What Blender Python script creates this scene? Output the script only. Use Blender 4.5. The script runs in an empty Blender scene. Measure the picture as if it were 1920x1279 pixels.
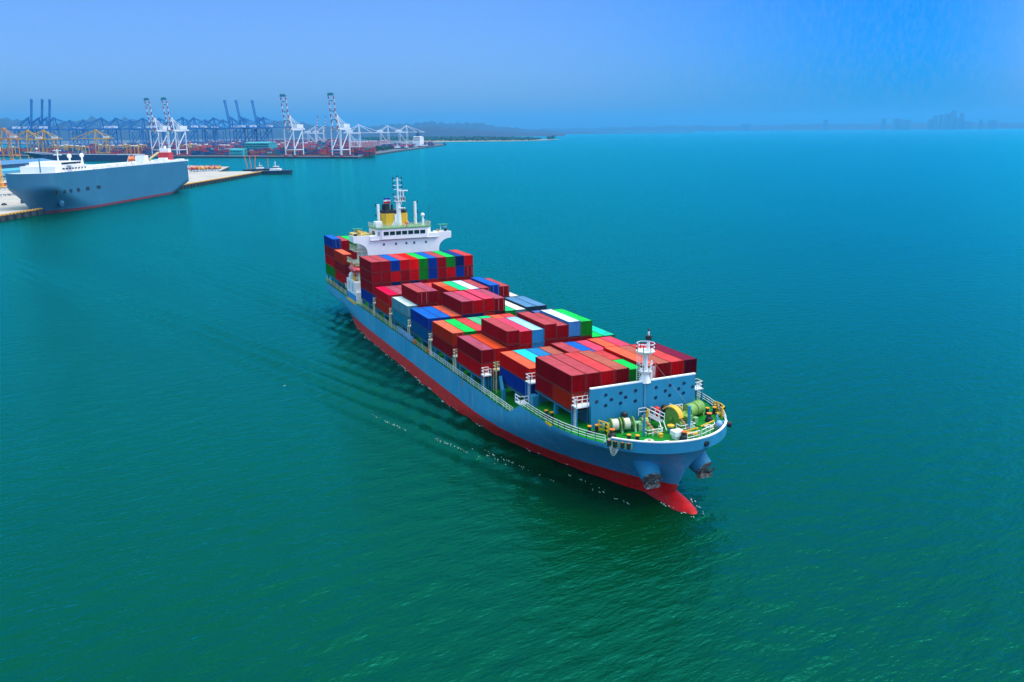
import bpy, bmesh, math, random
import numpy as np
from mathutils import Matrix, Vector
R = random.Random(7)
sc = bpy.context.scene
col = sc.collection
PI = math.pi

# ------------------------------------------------------------------ camera
CAM = (105.90, -68.25, 52.70)
YAW, PITCH, ROLL, FPX, PW, PH = 2.720, 0.2434, -0.009, 1591.4, 1920.0, 1279.0
FW = Vector((math.cos(YAW)*math.cos(PITCH), math.sin(YAW)*math.cos(PITCH), -math.sin(PITCH)))
RT = Vector((math.sin(YAW), -math.cos(YAW), 0)); UP = RT.cross(FW)
R2 = RT*math.cos(ROLL)+UP*math.sin(ROLL); U2 = UP*math.cos(ROLL)-RT*math.sin(ROLL)
cam_d = bpy.data.cameras.new("camera"); cam = bpy.data.objects.new("camera", cam_d); col.objects.link(cam)
cam_d.sensor_width = 36; cam_d.lens = 36*FPX/PW; cam_d.clip_start = 1; cam_d.clip_end = 90000
M = Matrix((R2, U2, -FW)).transposed().to_4x4(); M.translation = CAM
cam.matrix_world = M
sc.camera = cam

# ------------------------------------------------------------------ sky, sun, exposure
SUN_EL, SUN_AZ = math.radians(62), math.radians(64)      # azimuth from +X towards +Y
VEIL = (7.5, 12.6, 13.8, 1)
w = bpy.data.worlds.new("World"); sc.world = w; w.use_nodes = True
nt = w.node_tree; nt.nodes.clear()
def wn(t, **k):
    n = nt.nodes.new(t)
    for a, b in k.items(): setattr(n, a, b)
    return n
out = wn("ShaderNodeOutputWorld"); bg = wn("ShaderNodeBackground"); bg.inputs[1].default_value = 0.10
sky = wn("ShaderNodeTexSky", sky_type='NISHITA', sun_disc=False)
sky.sun_elevation = SUN_EL; sky.sun_rotation = math.radians(90)-SUN_AZ; sky.altitude = 0
sky.air_density = 1.0; sky.dust_density = 1.2; sky.ozone_density = 3.0
tint = wn("ShaderNodeMix", data_type='RGBA', blend_type='MULTIPLY'); tint.inputs[0].default_value = 1
tc = wn("ShaderNodeTexCoord")
# deeper azure away from the hazy port side, paler lavender over it; thin veil of cloud
nrm = wn("ShaderNodeVectorMath", operation='DOT_PRODUCT'); nrm.inputs[1].default_value = (-0.80, 0.60, 0)
rmp = wn("ShaderNodeValToRGB"); rmp.color_ramp.interpolation = 'EASE'
rmp.color_ramp.elements[0].position = 0.55; rmp.color_ramp.elements[1].position = 1.0
nrm.inputs[1].default_value = (-1, 0, 0)
e = rmp.color_ramp.elements
e[0].position = 0.66; e[0].color = (0.01, 0.56, 1.62, 1); e[1].position = 0.97; e[1].color = (0.60, 0.92, 1.66, 1)
for ps_, cl_ in ((.0, (2.7, 2.3, 3.2, 1)), (.28, (2.3, 1.95, 2.8, 1))):  # unseen sky behind the view, brightened as added fill for fronts and near sides
    q_ = e.new(ps_); q_.color = cl_
mp = wn("ShaderNodeMapping"); mp.inputs['Scale'].default_value = (70, 70, 30)
noi = wn("ShaderNodeTexNoise"); noi.inputs['Scale'].default_value = 3.0; noi.inputs['Detail'].default_value = 5; noi.inputs['Roughness'].default_value = .65
vr = wn("ShaderNodeValToRGB"); vr.color_ramp.elements[0].position = .42; vr.color_ramp.elements[1].position = .72
vr.color_ramp.elements[0].color = (0, 0, 0, 1); vr.color_ramp.elements[1].color = (.16, .16, .16, 1)
mixv = wn("ShaderNodeMix", data_type='RGBA'); mixv.inputs[7].default_value = (0.75, 0.85, 1.3, 1)
L = nt.links.new
L(tc.outputs['Generated'], nrm.inputs[0]); L(nrm.outputs['Value'], rmp.inputs[0])
L(tc.outputs['Generated'], mp.inputs[0]); L(mp.outputs[0], noi.inputs['Vector']); L(noi.outputs[0], vr.inputs[0])
L(vr.outputs[0], mixv.inputs[0]); L(rmp.outputs[0], mixv.inputs[6])
# bright thin overcast overhead
sepz = wn("ShaderNodeSeparateXYZ"); L(tc.outputs['Generated'], sepz.inputs[0])
vz = wn("ShaderNodeMapRange", interpolation_type='SMOOTHSTEP'); vz.inputs[1].default_value = .12; vz.inputs[2].default_value = .72; L(sepz.outputs['Z'], vz.inputs[0])
veil = wn("ShaderNodeMix", data_type='RGBA'); veil.inputs[7].default_value = VEIL; L(vz.outputs[0], veil.inputs[0])
L(sky.outputs[0], tint.inputs[6]); L(mixv.outputs[2], tint.inputs[7]); L(tint.outputs[2], veil.inputs[6]); L(veil.outputs[2], bg.inputs[0]); L(bg.outputs[0], out.inputs[0])
sd = bpy.data.lights.new("sun", 'SUN'); sd.energy = 3.3; sd.angle = math.radians(42); sd.color = (1, .86, .76)
so = bpy.data.objects.new("sun", sd); col.objects.link(so)
sv = Vector((math.cos(SUN_EL)*math.cos(SUN_AZ), math.cos(SUN_EL)*math.sin(SUN_AZ), math.sin(SUN_EL)))
so.rotation_euler = sv.to_track_quat('Z', 'Y').to_euler(); so.location = (0, 0, 300)
vs = sc.view_settings; vs.view_transform = 'Standard'; vs.look = 'None'; vs.exposure = 0.22; vs.gamma = 1
sc.cycles.max_bounces = 5; sc.cycles.volume_bounces = 0; sc.cycles.use_denoising = True
sc.cycles.caustics_reflective = False; sc.cycles.caustics_refractive = False

# ------------------------------------------------------------------ helpers
def at(u, v, z=0.0):
    """the place on the level z that lies in the direction (u, v) of the photograph"""
    d = FW+R2*((u-PW/2)/FPX)+U2*((PH/2-v)/FPX)
    t = (z-CAM[2])/d.z
    return Vector(CAM)+d*t
def mat(name, base, rough=.5, metal=0, noise=None, spec=.5, bump=None, rust=None, streak=False, coat=0):
    m = bpy.data.materials.new(name); m.use_nodes = True
    n = m.node_tree.nodes; l = m.node_tree.links; b = n['Principled BSDF']
    b.inputs['Base Color'].default_value = (*base, 1); b.inputs['Roughness'].default_value = rough; b.inputs['Metallic'].default_value = metal
    b.inputs['Specular IOR Level'].default_value = spec
    if noise or rust or bump:
        tcn = n.new("ShaderNodeTexCoord"); mpn = n.new("ShaderNodeMapping"); l.new(tcn.outputs['Object'], mpn.inputs[0])
        if streak: mpn.inputs['Scale'].default_value = (1, 1, .18)
        oi = n.new("ShaderNodeObjectInfo")
        ad = n.new("ShaderNodeVectorMath"); ad.operation = 'ADD'; l.new(mpn.outputs[0], ad.inputs[0])
        sc_ = n.new("ShaderNodeVectorMath"); sc_.operation = 'SCALE'; sc_.inputs[0].default_value = (91, 57, 33); l.new(oi.outputs['Random'], sc_.inputs['Scale']); l.new(sc_.outputs[0], ad.inputs[1])
        cur = None
        if noise:
            sz, amt = noise
            tx = n.new("ShaderNodeTexNoise"); tx.inputs['Scale'].default_value = sz; tx.inputs['Detail'].default_value = 6; tx.inputs['Roughness'].default_value = .65
            l.new(ad.outputs[0], tx.inputs['Vector'])
            mr = n.new("ShaderNodeMapRange"); mr.inputs[1].default_value = .3; mr.inputs[2].default_value = .7; mr.inputs[3].default_value = 1-amt; mr.inputs[4].default_value = 1+amt
            l.new(tx.outputs[0], mr.inputs[0])
            mx = n.new("ShaderNodeVectorMath"); mx.operation = 'SCALE'; mx.inputs[0].default_value = base; l.new(mr.outputs[0], mx.inputs['Scale'])
            cur = mx.outputs[0]
        if rust:
            rc, pos, amt, sz = rust
            t2 = n.new("ShaderNodeTexNoise"); t2.inputs['Scale'].default_value = sz; t2.inputs['Detail'].default_value = 8; t2.inputs['Roughness'].default_value = .7
            l.new(ad.outputs[0], t2.inputs['Vector'])
            r2 = n.new("ShaderNodeMapRange"); r2.inputs[1].default_value = pos; r2.inputs[2].default_value = pos+.12; r2.inputs[3].default_value = 0; r2.inputs[4].default_value = amt
            l.new(t2.outputs[0], r2.inputs[0])
            m2 = n.new("ShaderNodeMix"); m2.data_type = 'RGBA'; l.new(r2.outputs[0], m2.inputs[0]); m2.inputs[7].default_value = (*rc, 1)
            if cur: l.new(cur, m2.inputs[6])
            else: m2.inputs[6].default_value = (*base, 1)
            cur = m2.outputs[2]
        if cur: l.new(cur, b.inputs['Base Color'])
        if bump:
            t3 = n.new("ShaderNodeTexNoise"); t3.inputs['Scale'].default_value = bump[0]; t3.inputs['Detail'].default_value = 5; l.new(ad.outputs[0], t3.inputs['Vector'])
            bp = n.new("ShaderNodeBump"); bp.inputs['Strength'].default_value = bump[1]; bp.inputs['Distance'].default_value = bump[2]
            l.new(t3.outputs[0], bp.inputs['Height']); l.new(bp.outputs[0], b.inputs['Normal'])
    return m
class MB:
    def __init__(s): s.v = []; s.f = []; s.m = []
    def add(s, vs, fs, mi=0):
        o = len(s.v); s.v += [tuple(x) for x in vs]; s.f += [tuple(i+o for i in f) for f in fs]; s.m += [mi]*len(fs)
    def bb(s, x0, x1, y0, y1, z0, z1, mi=0):
        s.add([(x0,y0,z0),(x1,y0,z0),(x1,y1,z0),(x0,y1,z0),(x0,y0,z1),(x1,y0,z1),(x1,y1,z1),(x0,y1,z1)],
              [(0,3,2,1),(4,5,6,7),(0,1,5,4),(1,2,6,5),(2,3,7,6),(3,0,4,7)], mi)
    def bar(s, p, q, w, h=None, mi=0):
        p = Vector(p); q = Vector(q); d = q-p
        if d.length < 1e-6: return
        d.normalize(); a = Vector((0,0,1)) if abs(d.z) < .95 else Vector((1,0,0))
        x = d.cross(a).normalized(); y = x.cross(d); h = h or w
        o = []
        for c in (p, q):
            for i, j in ((-1,-1),(1,-1),(1,1),(-1,1)): o.append(c+x*(i*w/2)+y*(j*h/2))
        s.add(o, [(0,3,2,1),(4,5,6,7),(0,1,5,4),(1,2,6,5),(2,3,7,6),(3,0,4,7)], mi)
    def cyl(s, p, q, r0, r1=None, n=12, mi=0, caps=True):
        p = Vector(p); q = Vector(q); d = (q-p).normalized(); r1 = r0 if r1 is None else r1
        a = Vector((0,0,1)) if abs(d.z) < .95 else Vector((1,0,0)); x = d.cross(a).normalized(); y = x.cross(d)
        vs = []
        for c, r in ((p, r0), (q, r1)):
            for i in range(n): t = 2*PI*i/n; vs.append(c+x*(r*math.cos(t))+y*(r*math.sin(t)))
        fs = [(i, (i+1)%n, n+(i+1)%n, n+i) for i in range(n)]
        if caps: fs += [tuple(range(n-1,-1,-1)), tuple(range(n, 2*n))]
        s.add(vs, fs, mi)
    def lathe(s, c, prof, n=16, mi=0, axis='z'):
        vs = []; c = Vector(c)
        for r, h in prof:
            for i in range(n):
                t = 2*PI*i/n; a, b = r*math.cos(t), r*math.sin(t)
                vs.append(c+(Vector((a,b,h)) if axis == 'z' else Vector((a,h,b)) if axis == 'y' else Vector((h,a,b))))
        fs = []
        for k in range(len(prof)-1):
            for i in range(n): fs.append((k*n+i, k*n+(i+1)%n, (k+1)*n+(i+1)%n, (k+1)*n+i))
        fs += [tuple(range(n-1,-1,-1)), tuple(range((len(prof)-1)*n, len(prof)*n))]
        s.add(vs, fs, mi)
    def sph(s, c, r, n=12, mi=0, sz=1):
        pr = [(max(.001, r*math.sin(PI*k/8)), -r*sz*math.cos(PI*k/8)) for k in range(9)]
        s.lathe(c, pr, n, mi)
    def rail(s, pts, h=1.05, step=1.5, w=.06, bars=3, mi=0, pw=.07):
        for a, b in zip(pts[:-1], pts[1:]):
            a = Vector(a); b = Vector(b); L_ = (b-a).length
            for k in range(bars):
                z = Vector((0,0,h*(k+1)/bars)); s.bar(a+z, b+z, w, None, mi)
            k = max(1, round(L_/step))
            for i in range(k+1):
                c = a.lerp(b, i/k); s.bar(c, c+Vector((0,0,h)), pw, None, mi)
    def prism(s, poly, z0, z1, mi=0):
        n = len(poly)
        s.add([(x,y,z0) for x,y in poly]+[(x,y,z1) for x,y in poly],
              [tuple(range(n-1,-1,-1)), tuple(range(n,2*n))]+[(i,(i+1)%n,n+(i+1)%n,n+i) for i in range(n)], mi)
    def xf(s, loc=(0,0,0), rz=0, k=1.0):
        c, n = math.cos(rz), math.sin(rz)
        s.v = [((x*c-y*n)*k+loc[0], (x*n+y*c)*k+loc[1], z*k+loc[2]) for x,y,z in s.v]; return s
    def mesh(s, name, mats, smooth=False, org=(0,0,0)):
        me = bpy.data.meshes.new(name)
        me.from_pydata([(x-org[0],y-org[1],z-org[2]) for x,y,z in s.v], [], s.f)
        for m_ in (mats if isinstance(mats, (list,tuple)) else [mats]): me.materials.append(m_)
        me.polygons.foreach_set('material_index', s.m)
        if smooth: me.polygons.foreach_set('use_smooth', [True]*len(s.f))
        me.update(); return me
    def build(s, name, mats, parent=None, smooth=False, org=(0,0,0), loc=None):
        o = bpy.data.objects.new(name, s.mesh(name, mats, smooth, org)); col.objects.link(o)
        if loc is not None: o.location = loc
        if parent: o.parent = parent
        return o
def tag(o, label, cat, group=None, kind=None):
    if label: o['label'] = label
    if cat: o['category'] = cat
    if group: o['group'] = group
    if kind: o['kind'] = kind
    return o
def empty(name, loc, rz=0, label=None, cat=None, group=None):
    o = bpy.data.objects.new(name, None); o.location = loc; o.rotation_euler = (0,0,rz); col.objects.link(o)
    return tag(o, label, cat, group)
def copy_tree(o, loc=None, rz=None, parent=None, ch=None):
    c = o.copy(); col.objects.link(c)
    if parent: c.parent = parent
    for k in KIDS.get(o.name, []): copy_tree(k, parent=c)
    if loc is not None: c.location = loc
    if rz is not None: c.rotation_euler = (0,0,rz)
    return c
KIDS = {}
def kid(parent, o): KIDS.setdefault(parent.name, []).append(o); return o
def structure(o): o['kind'] = 'structure'; return o

# ------------------------------------------------------------------ materials
WHITE = mat("white_paint", (.86,.82,.84), .45, noise=(.5,.06), rust=((.35,.2,.1),.66,.35,1.2))
CREAM = mat("cream_paint", (.70,.66,.48), .5)
RAILW = mat("rail_white", (.80,.80,.76), .5)
RAILY = mat("rail_cream", (.66,.58,.34), .5, rust=((.4,.2,.04),.5,.7,1.5))
YEL = mat("yellow_paint", (.80,.40,.01), .45)
GREEN = mat("deck_green", (.004,.19,.012), .5, spec=.15, noise=(.25,.3), rust=((.10,.20,.09),.58,.6,.5))
LIME = mat("winch_green", (.17,.32,.05), .5, noise=(1.5,.25), rust=((.30,.26,.10),.58,.6,1.6))
PALEG = mat("pale_green", (.24,.45,.24), .5, noise=(1.5,.2), rust=((.25,.22,.10),.60,.5,1.8))
BLACK = mat("black_paint", (.012,.012,.015), .5)
GLASS = mat("window_glass", (.008,.012,.018), .08, spec=.6)
ROPE = mat("rope", (.62,.56,.46), .9, noise=(6,.15))
GREYP = mat("platform_grey", (.33,.34,.42), .6)
STEEL = mat("ship_blue", (.022,.22,.39), .5, spec=.2, noise=(.25,.14), rust=((.22,.13,.10),.70,.45,.5), streak=True)
DSTEEL = mat("coaming_blue", (.02,.10,.17), .6, noise=(.4,.3))
REDP = mat("red_paint", (.55,.01,.012), .45)
ORNG = mat("orange_paint", (.85,.16,.01), .4)
PINKR = mat("lifeboat_red", (.80,.06,.07), .35)
FUNY = mat("funnel_yellow", (.82,.44,.03), .5, spec=.2, noise=(.6,.12), streak=True)

# hull paint: boot-top below the load line, blue above, scuffed along the edge
def hull_mat():
    m = bpy.data.materials.new("hull_paint"); m.use_nodes = True; n = m.node_tree.nodes; l = m.node_tree.links; b = n['Principled BSDF']
    b.inputs['Roughness'].default_value = .45; b.inputs['Specular IOR Level'].default_value = .25
    tcn = n.new("ShaderNodeTexCoord"); sp = n.new("ShaderNodeSeparateXYZ"); l.new(tcn.outputs['Object'], sp.inputs[0])
    def noise(scale, vec, det=6):
        mp_ = n.new("ShaderNodeMapping"); mp_.inputs['Scale'].default_value = vec; l.new(tcn.outputs['Object'], mp_.inputs[0])
        t = n.new("ShaderNodeTexNoise"); t.inputs['Scale'].default_value = scale; t.inputs['Detail'].default_value = det; t.inputs['Roughness'].default_value = .65; l.new(mp_.outputs[0], t.inputs['Vector']); return t.outputs[0]
    def mrange(src, a, b_, c, d):
        r = n.new("ShaderNodeMapRange"); r.inputs[1].default_value = a; r.inputs[2].default_value = b_; r.inputs[3].default_value = c; r.inputs[4].default_value = d; l.new(src, r.inputs[0]); return r.outputs[0]
    def mixc(f, a, b_):
        x = n.new("ShaderNodeMix"); x.data_type = 'RGBA'
        for s_, i in ((f,0),(a,6),(b_,7)):
            if isinstance(s_, tuple): x.inputs[i].default_value = (*s_, 1)
            else: l.new(s_, x.inputs[i])
        return x.outputs[2]
    big = noise(.12, (1,1,1)); strk = noise(.9, (1,1,.10)); fine = noise(2.2, (1,1,.5))
    blue = mixc(mrange(big,.3,.7,0,1), (.022,.24,.43), (.06,.31,.52))
    blue = mixc(mrange(strk,.52,.68,0,.75), blue, (.15,.34,.50))
    blue = mixc(mrange(strk,.30,.36,.35,0), blue, (.12,.14,.20))
    spot = noise(.55, (1,1,.35), 3)
    blue = mixc(mrange(spot,.655,.72,0,.85), blue, (.34,.16,.07))
    red = mixc(mrange(fine,.35,.65,0,1), (.46,.004,.005), (.78,.014,.008))
    red = mixc(mrange(strk,.58,.66,0,.6), red, (.42,.10,.03))
    # boundary with a ragged edge
    ed = n.new("ShaderNodeMath"); ed.operation = 'ADD'; l.new(sp.outputs['Z'], ed.inputs[0]); l.new(mrange(fine,.3,.7,-.12,.12), ed.inputs[1])
    cut = mrange(ed.outputs[0], 2.82, 2.86, 1, 0)
    scuff = mrange(ed.outputs[0], 3.7, 2.9, 0, 1)
    sm = n.new("ShaderNodeMath"); sm.operation = 'MULTIPLY'; l.new(scuff, sm.inputs[0]); l.new(mrange(strk,.54,.66,0,.7), sm.inputs[1])
    blue = mixc(sm.outputs[0], blue, (.16,.06,.06))
    c = mixc(cut, blue, red); l.new(c, b.inputs['Base Color'])
    bp = n.new("ShaderNodeBump"); bp.inputs['Strength'].default_value = .25; bp.inputs['Distance'].default_value = .05; l.new(noise(.5,(1,1,1)), bp.inputs['Height']); l.new(bp.outputs[0], b.inputs['Normal'])
    return m
HULL = hull_mat()

# ------------------------------------------------------------------ water
def water():
    ang_f = np.linspace(-.62, .62, 760)+YAW
    ang_c = np.linspace(YAW+.62, YAW-.62+2*PI, 42)[1:-1]
    ang = np.concatenate([ang_f, ang_c])
    r = np.concatenate([[8, 25, 45], np.geomspace(58, 560, 430), np.geomspace(570, 23000, 90)])
    A, RR = np.meshgrid(ang, r, indexing='xy')
    X = CAM[0]+RR*np.cos(A); Y = CAM[1]+RR*np.sin(A)
    rs = np.random.RandomState(3)
    Z = np.zeros_like(X)
    a_ = at(100,900); b_ = at(400,840); cd = math.atan2((b_-a_).y, (b_-a_).x); nd = cd-PI/2
    for i in range(46):
        lam = rs.uniform(1.9, 6.0); th = nd+rs.normal(0,.45); k = 2*PI/lam
        env = np.clip(1.3-RR*.012/lam*2.2, 0, 1)
        Z += env*0.0046*lam**.9*rs.uniform(.5,1.2)*np.sin(k*(X*math.cos(th)+Y*math.sin(th))+rs.uniform(0,6.28))
    # the ship's own wave trains, spreading either side of her track
    def train(x0, y0, slope, lam, amp, sig, xmin):
        for sgn in (-1, 1):
            d = (sgn*Y-(y0-(X-x0)*slope))/math.sqrt(1+slope*slope)     # distance outward of the wave front
            s_ = x0-X
            env = np.exp(-(d+sig*.6)**2/(2*sig*sig))*np.clip(s_/25,0,1)*np.clip((X-xmin)/60,0,1)
            feath = .88+.12*np.sin(2*PI*s_/31+d*.4)
            yield amp*env*feath*np.cos(2*PI*(d-.05*s_*.3)/lam)
    wk = np.zeros_like(X)
    for t_ in train(12, 8.0, .335, 5.6, .34, 7.0, -330): wk += t_
    for t_ in train(-95, 14.0, .26, 5.0, .26, 7.0, -430): wk += t_
    for t_ in train(-140, 10.0, .20, 4.6, .22, 8.0, -480): wk += t_
    near = np.exp(-((np.abs(Y)-16)/9)**2)*np.clip((12-X)/30,0,1)*np.clip((X+190)/40,0,1)
    for i in range(10):
        lam = rs.uniform(3.2,6); th = rs.uniform(-2.6,-.5); k = 2*PI/lam
        wk += near*.05*np.sin(k*(X*math.cos(th)+Y*math.sin(th))+rs.uniform(0,6.28))
    Z += wk
    na, nr = len(ang), len(r)
    V = np.stack([X,Y,Z],-1).reshape(-1,3)
    I = np.arange(nr*na).reshape(nr,na)
    q = np.stack([I[:-1,:], I[1:,:], np.roll(I,-1,1)[1:,:], np.roll(I,-1,1)[:-1,:]],-1).reshape(-1,4)
    me = bpy.data.meshes.new("sea"); me.vertices.add(len(V)+1); V = np.vstack([V,[CAM[0],CAM[1],0]])
    me.vertices.foreach_set('co', V.astype(np.float32).ravel())
    tri = np.stack([I[0], np.roll(I[0],-1), np.full(na, len(V)-1)],-1)[:, ::1]
    nl = len(q)*4+len(tri)*3
    me.loops.add(nl); me.loops.foreach_set('vertex_index', np.concatenate([q.ravel(), tri.ravel()]).astype(np.int32))
    me.polygons.add(len(q)+len(tri))
    me.polygons.foreach_set('loop_start', np.concatenate([np.arange(len(q))*4, len(q)*4+np.arange(len(tri))*3]).astype(np.int32))
    me.polygons.foreach_set('use_smooth', np.ones(len(q)+len(tri), bool))
    me.update(calc_edges=True); me.validate()
    m = bpy.data.materials.new("sea_water"); m.use_nodes = True; n = m.node_tree.nodes; l = m.node_tree.links; b = n['Principled BSDF']
    tcn = n.new("ShaderNodeTexCoord")
    t1 = n.new("ShaderNodeTexNoise"); t1.inputs['Scale'].default_value = .006; t1.inputs['Detail'].default_value = 4; l.new(tcn.outputs['Object'], t1.inputs['Vector'])
    mx = n.new("ShaderNodeMix"); mx.data_type = 'RGBA'; mx.inputs[6].default_value = (.0003,.024,.0015,1); mx.inputs[7].default_value = (.0003,.033,.006,1)
    mr = n.new("ShaderNodeMapRange"); mr.inputs[1].default_value = .35; mr.inputs[2].default_value = .65; l.new(t1.outputs[0], mr.inputs[0]); l.new(mr.outputs[0], mx.inputs[0])
    mp_ = n.new("ShaderNodeMapping"); mp_.inputs['Rotation'].default_value = (0,0,-cd); mp_.inputs['Scale'].default_value = (.45,1,1); mp_.vector_type = 'TEXTURE'
    mp_.inputs['Rotation'].default_value = (0,0,cd); mp_.inputs['Scale'].default_value = (2.4,1,1)
    l.new(tcn.outputs['Object'], mp_.inputs[0])
    prev = None
    for s_, dist, st in ((1.7,.22,1.0),(.5,.5,.85),(.06,1.2,.3)):
        t = n.new("ShaderNodeTexNoise"); t.inputs['Scale'].default_value = s_; t.inputs['Detail'].default_value = 4; t.inputs['Roughness'].default_value = .55
        l.new(mp_.outputs[0], t.inputs['Vector'])
        bp = n.new("ShaderNodeBump"); bp.inputs['Strength'].default_value = st; bp.inputs['Distance'].default_value = dist; l.new(t.outputs[0], bp.inputs['Height'])
        if prev: l.new(prev.outputs[0], bp.inputs['Normal'])
        prev = bp
    # turbid green body under a surface whose reflections lose their red
    df = n.new("ShaderNodeBsdfDiffuse"); gl = n.new("ShaderNodeBsdfGlossy"); fr = n.new("ShaderNodeFresnel"); ms = n.new("ShaderNodeMixShader")
    gl.inputs['Color'].default_value = (.04,.95,.92,1); gl.inputs['Roughness'].default_value = .17; fr.inputs['IOR'].default_value = 1.45
    l.new(mx.outputs[2], df.inputs['Color'])
    for q in (df, gl, fr): l.new(prev.outputs[0], q.inputs['Normal'])
    l.new(fr.outputs[0], ms.inputs[0]); l.new(df.outputs[0], ms.inputs[1]); l.new(gl.outputs[0], ms.inputs[2]); n.remove(b); l.new(ms.outputs[0], n['Material Output'].inputs['Surface'])
    me.materials.append(m)
    o = bpy.data.objects.new("sea", me); col.objects.link(o); return structure(o)
water()

# ------------------------------------------------------------------ the container ship (bow towards +X, waterline z=0)
SO = (-70, 0, 0)
ship = empty("container_ship", SO, 0, "long blue and red container ship under way, loaded with coloured containers", "container ship")
def part(mb, name, mats, parent=None, smooth=False, label=None):
    o = mb.build(name, mats, parent or ship, smooth, SO if (parent is None or parent == ship) else SO)
    if label: o['label'] = label
    return o
def stem(z):
    if z >= 9.3: return 15.2
    if z < 0: return 10.6
    return 15.2-4.6*((9.3-z)/9.3)**.8
def hb(x, z):
    w_ = min(max(z/9.3, 0), 1); e_ = w_**.75
    Ln = 58-34*e_; n_ = 1.9+.6*w_**1.6; m_ = .95-.45*w_**1.6
    u = min(max((stem(z)-x)/Ln, 0), 1); b = 14.2*(1-(1-u)**n_)**m_
    if x < -95:
        s_ = min((-95-x)/63, 1); run = 1-s_**3.4
        t_ = min(max((z-.3)/4.6, 0), 1); t_ = t_*t_*(3-2*t_)
        full = 1-.05*max(0, (-150-x)/8)**2
        b *= run*(1-t_)+full*t_
    return b
def xstern(z): return -158.0+(4.5*((4.5-z)/4.5) if z < 4.5 else 0)
def htop(x):
    t = min(max((x+15.6)/4.0, 0), 1); t = t*t*(3-2*t)
    return 7.4+2.5*t
def deck_y(x, z=9.3): return hb(x, z)
# hull shell
hm = MB(); NS, NZ = 120, 26
ss = [(i/NS)**1.9 for i in range(NS+1)]
grid = {}
for side in (-1, 1):
    for i, s_ in enumerate(ss):
        xa = 15.2+(-158-15.2)*s_; zt = htop(xa)
        for k in range(NZ+1):
            z = -5+(zt+5)*(k/NZ)
            x = stem(z)+(xstern(z)-stem(z))*s_
            grid[(side,i,k)] = len(hm.v); hm.v.append((x, side*hb(x, z), z))
for side in (-1, 1):
    for i in range(NS):
        for k in range(NZ):
            q = (grid[(side,i,k)], grid[(side,i+1,k)], grid[(side,i+1,k+1)], grid[(side,i,k+1)])
            hm.f.append(q if side == 1 else q[::-1]); hm.m.append(0)
for k in range(NZ):
    hm.f.append((grid[(-1,NS,k)], grid[(-1,NS,k+1)], grid[(1,NS,k+1)], grid[(1,NS,k)])); hm.m.append(0)
hull = part(hm, "hull", HULL, smooth=True)
# bulb
bm_ = MB()
prof = [(max(.02, 2.55*math.sqrt(max(0,1-((t-7)/11.0)**2))**.9), t) for t in np.linspace(-2, 17.9, 22)]
vs = []; n_ = 20
for r_, t in prof:
    for i in range(n_):
        a = 2*PI*i/n_; vs.append((t, r_*math.cos(a), -2.0+r_*1.42*math.sin(a)))
bm_.add(vs, [(k*n_+i, k*n_+(i+1)%n_, (k+1)*n_+(i+1)%n_, (k+1)*n_+i) for k in range(len(prof)-1) for i in range(n_)]+[tuple(range((len(prof)-1)*n_, len(prof)*n_))])
BULB = mat("bulb_red", (.46,.006,.008), .5, spec=.2, noise=(.5,.3), rust=((.30,.05,.04),.55,.6,.8))
part(bm_, "bulbous_bow", BULB, smooth=True)
# decks
xs_f = [15.1, 14.9, 14.5, 13.8, 12.6, 11, 9, 6.5, 3.5, 0, -4, -8, -12]
dm = MB(); top = [(x, hb(x,9.3)-.12) for x in xs_f]
poly = [(x,-y) for x,y in top]+[(x,y) for x,y in top[::-1]]
dm.prism(poly, 9.6, 9.8); part(dm, "forecastle_deck", GREEN)
dm = MB(); dm.bb(-157.8,-11.5,-13.95,13.95,7.1,7.3); part(dm, "main_deck", GREEN)
dm = MB(); dm.bb(-12.1,-11.8,-13.9,13.9,7.3,9.6); part(dm, "deck_bulkhead", STEEL)
# bulwark round the bow, white cap
def bul_pts(x_end, n=40, side=-1):
    o = []
    for i in range(n+1):
        x = 15.2-(15.2-x_end)*(i/n)**2; o.append((x, side*hb(x,9.3)))
    return o
for nm, x0s, x0p in (("bulwark", 8.6, 10.6),):
    P_ = bul_pts(x0s, 40, -1)[::-1]+bul_pts(x0p, 40, 1)[1:]
    b_ = MB(); c_ = MB(); N_ = len(P_)
    for i in range(N_-1):
        (xa,ya),(xb,yb) = P_[i], P_[i+1]
        def inn(x,y): 
            r_ = math.hypot(x-2, y); return (2+(x-2)*(1-.28/r_), y*(1-.28/r_))
        def outw(x, y):
            r_ = math.hypot(x-2, y); return (2+(x-2)*(1+.03/r_), y*(1+.03/r_))
        za = 10.8-max(0,(i<3)*(3-i)*.30); zb = 10.8-max(0,(i+1<3)*(3-i-1)*.30)
        oa, ob, ia, ib = outw(xa,ya), outw(xb,yb), inn(xa,ya), inn(xb,yb)
        b_.add([(*oa,9.2),(*ob,9.2),(*ob,zb),(*oa,za),(*ia,9.75),(*ib,9.75),(*ib,zb),(*ia,za)],
               [(0,1,2,3),(5,4,7,6),(3,2,6,7)])
        c_.add([(*outw(*oa),za+.002),(*outw(*ob),zb+.002),(*ib,zb+.002),(*ia,za+.002),(*outw(*oa),za+.16),(*outw(*ob),zb+.16),(*ib,zb+.16),(*ia,za+.16)],
               [(0,1,5,4),(2,3,7,6),(4,5,6,7),(1,0,3,2)])
    bw = part(b_, "bulwark", STEEL); cp = c_.build("cap_rail", WHITE, bw, org=(0,0,0)); 
    cp.data.transform(Matrix.Translation((70,0,0)))
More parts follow.
